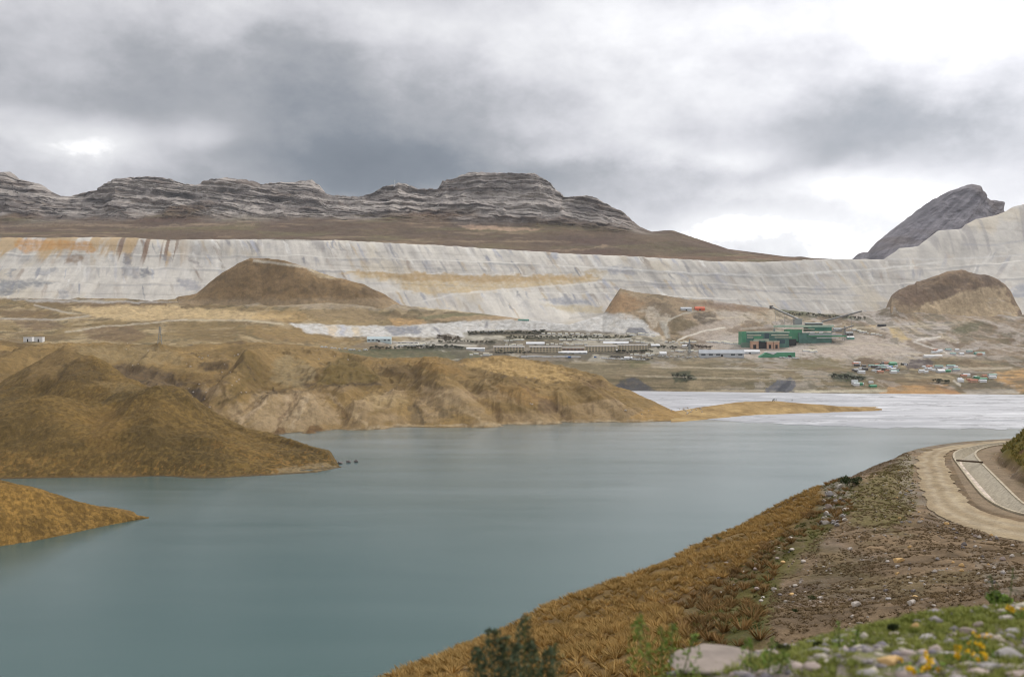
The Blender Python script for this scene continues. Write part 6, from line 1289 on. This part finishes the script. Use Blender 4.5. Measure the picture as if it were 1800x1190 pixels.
conveyor('short conveyor right of the flotation building', tuple(P(1462, 584, D0 + 90)), tuple(P(1500, 573, D0 + 130)), 3, 3.4)
for i, (a, b_, c_, e_, l_) in enumerate([(1488, 1500, 583, 590, 'small grey plant shed right of the flotation building, upper of two'), (1490, 1502, 591, 597, 'small teal plant shed right of the flotation building, lower of two'),
                                    (1545, 1558, 570, 574, 'small dark shed on the road right of the plant'), (1466, 1480, 576, 583, 'grey transfer tower right of the pale roof')]):
    house('shed', a, b_, e_, e_ - c_, l_, 'shed', [MPd, MTe, MDk, MSt][i], [MSt, MW, MDk, MSt][i], 14, 'gable', .35)

# lattice pylons
def pylon(px, pyb, hpx, label, m=MSt, arms=3, k=.22):
    p = hit(px, pyb); h_ = hpx / F * p.y; t_ = thing('pylon', label, 'pylon', p, .3, 'lattice power pylons'); r_ = h_ * k / 2; th = h_ * .022; mb = MB()
    lv = [0, .22, .42, .6, .75, .88, 1.0]; rad = lambda u_: r_ * (1 - u_) ** 1.15 + h_ * .012
    for i in range(4):
        c_ = [(1, 1), (-1, 1), (-1, -1), (1, -1)][i]
        lm = MB()
        for a, b_ in zip(lv[:-1], lv[1:]): lm.beam((c_[0] * rad(a), c_[1] * rad(a), a * h_ - (2 if a == 0 else 0)), (c_[0] * rad(b_), c_[1] * rad(b_), b_ * h_), th)
        lm.build('leg', m, t_)
    for a, b_ in zip(lv[:-1], lv[1:]):
        for i in range(4):
            c0 = [(1, 1), (-1, 1), (-1, -1), (1, -1)][i]; c1 = [(1, 1), (-1, 1), (-1, -1), (1, -1)][(i + 1) % 4]
            mb.beam((c0[0] * rad(a), c0[1] * rad(a), a * h_), (c1[0] * rad(b_), c1[1] * rad(b_), b_ * h_), th * .6)
    mb.build('bracing', m, t_)
    for u_ in [.66, .79, .91][:arms]: MB().beam((-h_ * .11, 0, u_ * h_), (h_ * .11, 0, u_ * h_), th * .9).build('cross_arm', m, t_)
    return t_
pylon(281, 603, 29, 'tall grey lattice pylon on the brown plain at the left'); pylon(1361, 610, 33, 'grey lattice pylon standing before the green mill building'); pylon(1485, 598, 25, 'grey lattice pylon right of the flotation building')
pylon(1212, 622, 26, 'thin lattice pylon beside the dark tree clump', k=.14)
p = hit(694, 327); t_ = thing('radio_mast', 'white radio mast on the rocky summit', 'mast', p); hh = 10 / F * p.y
MB().beam((0, 0, -5), (0, 0, hh), 2.0, None, 6).build('pole', MW, t_); MB().box(-6, 6, -4, 4, -4, 6).build('equipment_hut', MW, t_)

# rows of cabins in the camp, the houses of the settlement on the right and vehicles: one of each kind, then copies
def cabin_proto(name, wallm, roofm, L_, Wd, Hh):
    t_ = thing(name, '', 'cabin', (0, 0, 0)); MB().box(-L_ / 2, L_ / 2, 0, Wd, -2, Hh).build('wall', wallm, t_)
    MB().prismx([(-.4, Hh), (-.4, Hh + .2), (Wd / 2, Hh + 1.6), (Wd + .4, Hh + .2), (Wd + .4, Hh)], -L_ / 2 - .4, L_ / 2 + .4).build('roof', roofm, t_); return t_
def vehicle_proto(name, L_, Wd, Hh, bodym, lorry=False):
    t_ = thing(name, '', 'vehicle', (0, 0, 0))
    if lorry: MB().box(-L_ / 2, L_ * .22, 0, Wd, .9, Hh).build('cargo_box', bodym, t_); MB().box(L_ * .25, L_ / 2, .1, Wd - .1, .6, Hh * .8).build('cab', MW, t_)
    else: MB().prism([(-L_ / 2, .5), (-L_ / 2, Hh * .6), (-L_ * .35, Hh * .65), (-L_ * .25, Hh), (L_ * .15, Hh), (L_ * .28, Hh * .65), (L_ / 2, Hh * .58), (L_ / 2, .5)], 0, Wd).build('body', bodym, t_)
    wm = MB().beam((0, -.05, .5), (0, .3, .5), 1.0, 1.0, 10).mesh('wheel'); wm.materials.append(MDk)
    for x_ in (-L_ * .32, L_ * .32):
        for y_ in (0, Wd - .25): o = link('wheel', wm, None, t_); o.location = (x_, y_, 0)
    return t_
def row(proto, spots, label, group, cat, sz=(.85, 1.2)):
    for i, (px, py) in enumerate(spots):
        p = hit(px, py)
        if i == 0 and not proto.get('used'): o = proto; o.location = p; o['label'] = label; o['group'] = group; o['used'] = 1
        else:
            o = copy_tree(proto, p, random.uniform(-.15, .15), 1, label, group)
        k = random.uniform(*sz); o.scale = (k * random.uniform(.8, 1.25), k, k); o['category'] = cat
        o.location = (p.x, p.y, p.z)
        if 'used' in o and o is not proto: del o['used']
R_ = random.Random(5)
cab = cabin_proto('cabin', MW, MCr, 9, 6, 3.2)
def line_spots(x0, x1, y0, y1, n_, jx=1.5, jy=.6): return [(x0 + (x1 - x0) * (i + .5) / n_ + R_.uniform(-jx, jx), y0 + (y1 - y0) * (i + .5) / n_ + R_.uniform(-jy, jy)) for i in range(n_)]
for x0, x1, y0, y1, n_, l_ in [(842, 888, 583, 582, 6, 'small pale cabin in the topmost dark terrace of the camp'), (950, 1060, 587.5, 589, 11, 'small cream cabin along the upper pale terrace of the camp'), (885, 922, 599, 598.5, 7, 'small white cabin at the left end of the middle terrace row'),
                               (985, 1032, 598, 598, 9, 'small cream cabin in the middle terrace row above the white halls'), (1036, 1110, 598, 597, 14, 'small cream cabin at the right end of the middle terrace row'), (888, 920, 608, 608, 5, 'small white cabin just above the left beige block'),
                               (958, 1035, 606, 606, 9, 'small grey cabin behind the second beige block'), (1106, 1160, 600, 607, 6, 'small white cabin right of the long white hall')]:
    row(cab, line_spots(x0, x1, y0, y1, n_), l_, 'cabins on the camp terraces', 'cabin')
bus = vehicle_proto('parked_bus', 13, 3, 4.2, MW, True)
row(bus, line_spots(918, 1022, 628, 628.5, 12), 'white bus or lorry parked in the yard in front of the beige blocks', 'buses and lorries parked below the accommodation blocks', 'vehicle', (1., 1.35))
car = vehicle_proto('parked_car', 6, 2.4, 2.6, MW)
row(car, line_spots(1056, 1135, 630, 633, 22, 1.5, 1.6), 'pale vehicle parked in the yard right of the beige blocks', 'vehicles in the right yard', 'vehicle', (1.1, 1.7))
car2 = vehicle_proto('parked_car', 6, 2.4, 2.6, MPd)
row(car2, line_spots(1072, 1150, 629, 632, 12, 1.5, 1.6), 'dark vehicle parked in the yard right of the beige blocks', 'dark vehicles in the right yard', 'vehicle', (1.2, 1.8))
row(car, line_spots(1155, 1225, 627, 629, 10, 1.5, .8), 'white vehicle on the terrace edge left of the grey warehouse', 'vehicles on the terrace edge', 'vehicle', (1., 1.5))
row(car, line_spots(1372, 1404, 629, 631, 8, 1.5, .6), 'white vehicle in front of the green zigzag hall', 'vehicles before the green hall', 'vehicle', (1., 1.6))
row(car, line_spots(560, 645, 611, 617, 10, 2, 1.5), 'tiny white cabin or vehicle on the green field at the left of the camp', 'white specks left of the camp', 'vehicle', (1.2, 1.8))
busd = vehicle_proto('parked_lorry', 11, 3, 4, MBl, True)
row(busd, [(996, 628), (1047, 629), (1002, 629.5)], 'blue lorry in the yard in front of the beige blocks', 'blue lorries in the yard', 'vehicle', (1., 1.4))
hs = {'white': (cabin_proto('small_house', MW, MWg, 10, 8, 4), 'small white roofed house'), 'teal': (cabin_proto('small_house', MWg, MTe, 14, 9, 4), 'small teal roofed house'),
      'brown': (cabin_proto('small_house', MPk, MRd, 10, 8, 4), 'small reddish house'), 'dark': (cabin_proto('small_house', MPd, MPd, 10, 8, 4), 'small dark roofed house'), 'green': (cabin_proto('small_house', MGr, MGr, 12, 9, 4), 'small green roofed house')}
for (x0, x1, y0, y1, n_, place) in [(1500, 1600, 640, 657, 42, 'in the settlement right of the plant'), (1618, 1690, 646, 656, 18, 'beside the reddish hollow of the settlement'), (1685, 1750, 661, 673, 16, 'by the grey yard behind the tailings wall'),
                                    (1500, 1560, 673, 682, 7, 'on the flat beside the orange embankment'), (1640, 1755, 616, 626, 12, 'along the track below the right brown hill')]:
    by = {}
    for i in range(n_):
        k_ = R_.choices(list(hs), [5, 2, 2, 2, 1])[0]; by.setdefault(k_, []).append((R_.uniform(x0, x1), R_.uniform(y0, y1)))
    for k_, sp in by.items(): row(hs[k_][0], sp, hs[k_][1] + ' ' + place, hs[k_][1] + 's ' + place, 'house', (.8, 1.4))
house('shed', 1626, 1657, 627, 3, 'long thin white shed roof above the dark hollow', 'shed', MW, MW, 14, 'gable', .5)
house('shed', 1715, 1733, 622, 3, 'long pale teal shed by the track below the right brown hill', 'shed', MTe, MTe, 12, 'gable', .5)
house('shed', 1650, 1662, 655, 6, 'white hall with a bright roof in the settlement', 'shed', MWg, MW, 16, 'gable', .5)
house('shed', 1563, 1570, 648, 5, 'blue building in the settlement', 'building', MBl, MBl, 14, 'gable', .3)
for k_, (pr, _) in hs.items():
    if not pr.get('used'):
        for c_ in list(pr.children): bpy.data.objects.remove(c_)
        bpy.data.objects.remove(pr)
# more cabins and pads that fill the camp and the plant yard
for x0, x1, y0, y1, n_, l_ in [(700, 760, 607, 609, 10, 'small white cabin between the pale blue warehouse and the wood'), (828, 866, 624, 625, 7, 'small pale cabin below the left end of the beige row'), (1110, 1150, 624, 625, 8, 'small pale cabin below the right end of the beige row'),
                               (1180, 1228, 617, 619, 9, 'small pale cabin on the terrace between the gabled hut and the grey warehouse'), (1170, 1225, 601, 604, 9, 'small pale cabin above the dark tree clump'), (1240, 1300, 600, 607, 12, 'small pale hut on the yard left of the mill building'),
                               (1410, 1440, 617, 621, 6, 'small pale hut below the flotation building'), (1500, 1550, 580, 590, 8, 'small pale hut on the bench right of the plant sheds'), (1100, 1150, 588, 590, 7, 'small cream cabin at the foot of the dark rock heap')]:
    row(cab, line_spots(x0, x1, y0, y1, n_, 2.5, 1.6), l_, 'scattered cabins of the mine', 'cabin', (.7, 1.5))
# trees of the camp
def tree_proto(seed, m, h_=9, w_=8):
    r0 = random.Random(seed); t_ = thing('tree', '', 'tree', (0, 0, 0))
    lobes = [(r0.uniform(-.28, .28) * w_, r0.uniform(-.28, .28) * w_, r0.uniform(.35, .85) * h_, w_ * r0.uniform(.14, .24), w_ * .2, h_ * r0.uniform(.12, .2)) for _ in range(7)]
    link('crown', leaves_mesh('crown', 150, blob_pos(lobes), 1.5, m, 1.6, seed), None, t_)
    MB().beam((0, 0, -1), (0, 0, h_ * .6), .5, None, 6).build('trunk', M_bark, t_); return t_
M_tr = leaf_mat('camp_tree_leaf', C(78, 80, 56)); M_tr2 = leaf_mat('camp_tree_leaf_brown', C(98, 84, 62))
tp = [tree_proto(1, M_tr), tree_proto(2, M_tr), tree_proto(3, M_tr2)]
for x0, x1, y0, y1, n_, l_ in [(822, 962, 587, 586, 30, 'dark tree in the topmost row of the camp'), (890, 975, 595, 595, 16, 'dark tree in the row behind the left cabins'), (978, 1110, 594, 594, 26, 'dark tree in the row behind the cream cabins'),
                               (752, 815, 612, 612, 22, 'dark tree in the wood left of the beige blocks'), (770, 870, 602, 603, 16, 'dark tree beside the hillock left of the camp'), (650, 760, 614, 613, 22, 'dark tree in the long belt at the left edge of the camp'),
                               (870, 930, 622, 622, 10, 'dark tree in front of the leftmost beige block'), (1080, 1150, 621, 620, 12, 'dark tree in front of the right beige blocks'), (1212, 1250, 611, 613, 12, 'dark brown tree in the clump near the grey warehouse'),
                               (1155, 1190, 612, 612, 8, 'dark tree above the white gabled hut'), (768, 805, 594, 598, 12, 'brown tree on the hillock left of the camp'), (1460, 1520, 664, 668, 12, 'dark shrub tree in the clump above the tailings'),
                               (1640, 1670, 671, 674, 7, 'dark tree above the orange embankment'), (1376, 1520, 552, 562, 24, 'green tree along the hill crest behind the plant'), (1180, 1218, 662, 668, 6, 'dark tree in the clump on the slope above the tailings')]:
    n_ = int(n_ * 1.4)
    for i, (px, py) in enumerate(line_spots(x0, x1, y0, y1, n_, 2.5, 1.6)):
        pr = tp[2] if 'brown' in l_ else tp[i % 2]; p = hit(px, py); k = R_.uniform(.8, 1.5)
        if not pr.get('used'): o = pr; o['used'] = 1; o.location = p; o['label'] = l_; o['group'] = 'trees of the camp'
        else:
            o = copy_tree(pr, p, R_.uniform(0, 6.2), 1, l_, 'trees of the camp'); del o['used']
        o.scale = (k * 1.2, k * 1.2, k * .8)
for o in list(sc.objects):
    if 'used' in o: del o['used']
# pale stones dotting the eroded hills
for i, (px, py) in enumerate([(233, 643), (224, 604), (222, 614), (260, 617), (243, 640), (405, 655), (412, 664), (416, 671), (420, 668), (408, 678), (424, 690), (432, 690), (356, 630), (350, 628), (366, 626), (412, 626), (418, 624), (395, 641), (328, 640), (335, 645), (390, 655), (332, 683), (340, 690), (350, 676), (338, 698), (360, 702), (368, 716), (362, 690), (588, 627), (612, 633), (560, 632), (925, 664), (940, 665), (932, 710), (936, 711), (1128, 728), (1140, 722), (1100, 722), (1180, 722), (1195, 719), (1210, 718)]):
    p = hit(px, py); w_ = R_.uniform(2.2, 4.5) if p.y > 1300 else 2
    boulder(px, py, w_, w_ * .7, 'pale', 'pale stone in the gullies of the eroded brown hills', 'pale stones on the eroded hills', i, loc=p)
for i, (px, py, w_) in enumerate([(598, 815, 14), (612, 813, 10), (626, 812, 8), (586, 818, 12), (566, 822, 9)]):
    boulder(px, py, w_, 6, 'dark', 'dark rock at the waterline off the tip of the brown headland', 'rocks off the headland', i, loc=Vector(P(px, py, dwater(py, 0))))
for i in range(14):
    px, py = R_.uniform(1195, 1235), R_.uniform(716, 728); boulder(px, py, 4, 3, 'pale', 'pale rock where the sand spit leaves the hills', 'rocks at the root of the spit', i)

# ---- the air
mb = MB(); mb.box(-8000, 8000, -150, 5900, -9.5, 1400); hz = mb.build('haze', None)
m = bpy.data.materials.new('haze_air'); m.use_nodes = True; nt = m.node_tree
for n_ in list(nt.nodes): nt.nodes.remove(n_)
oo = nt.nodes.new('ShaderNodeOutputMaterial'); pv = nt.nodes.new('ShaderNodeVolumePrincipled'); pv.inputs['Color'].default_value = (.86, .90, .97, 1); pv.inputs['Density'].default_value = 2.2e-5; pv.inputs['Anisotropy'].default_value = .2
nt.links.new(pv.outputs[0], oo.inputs['Volume']); hz.data.materials.append(m); hz['kind'] = 'stuff'; hz['label'] = 'thin pale haze over the lake and valley'; hz['category'] = 'haze'
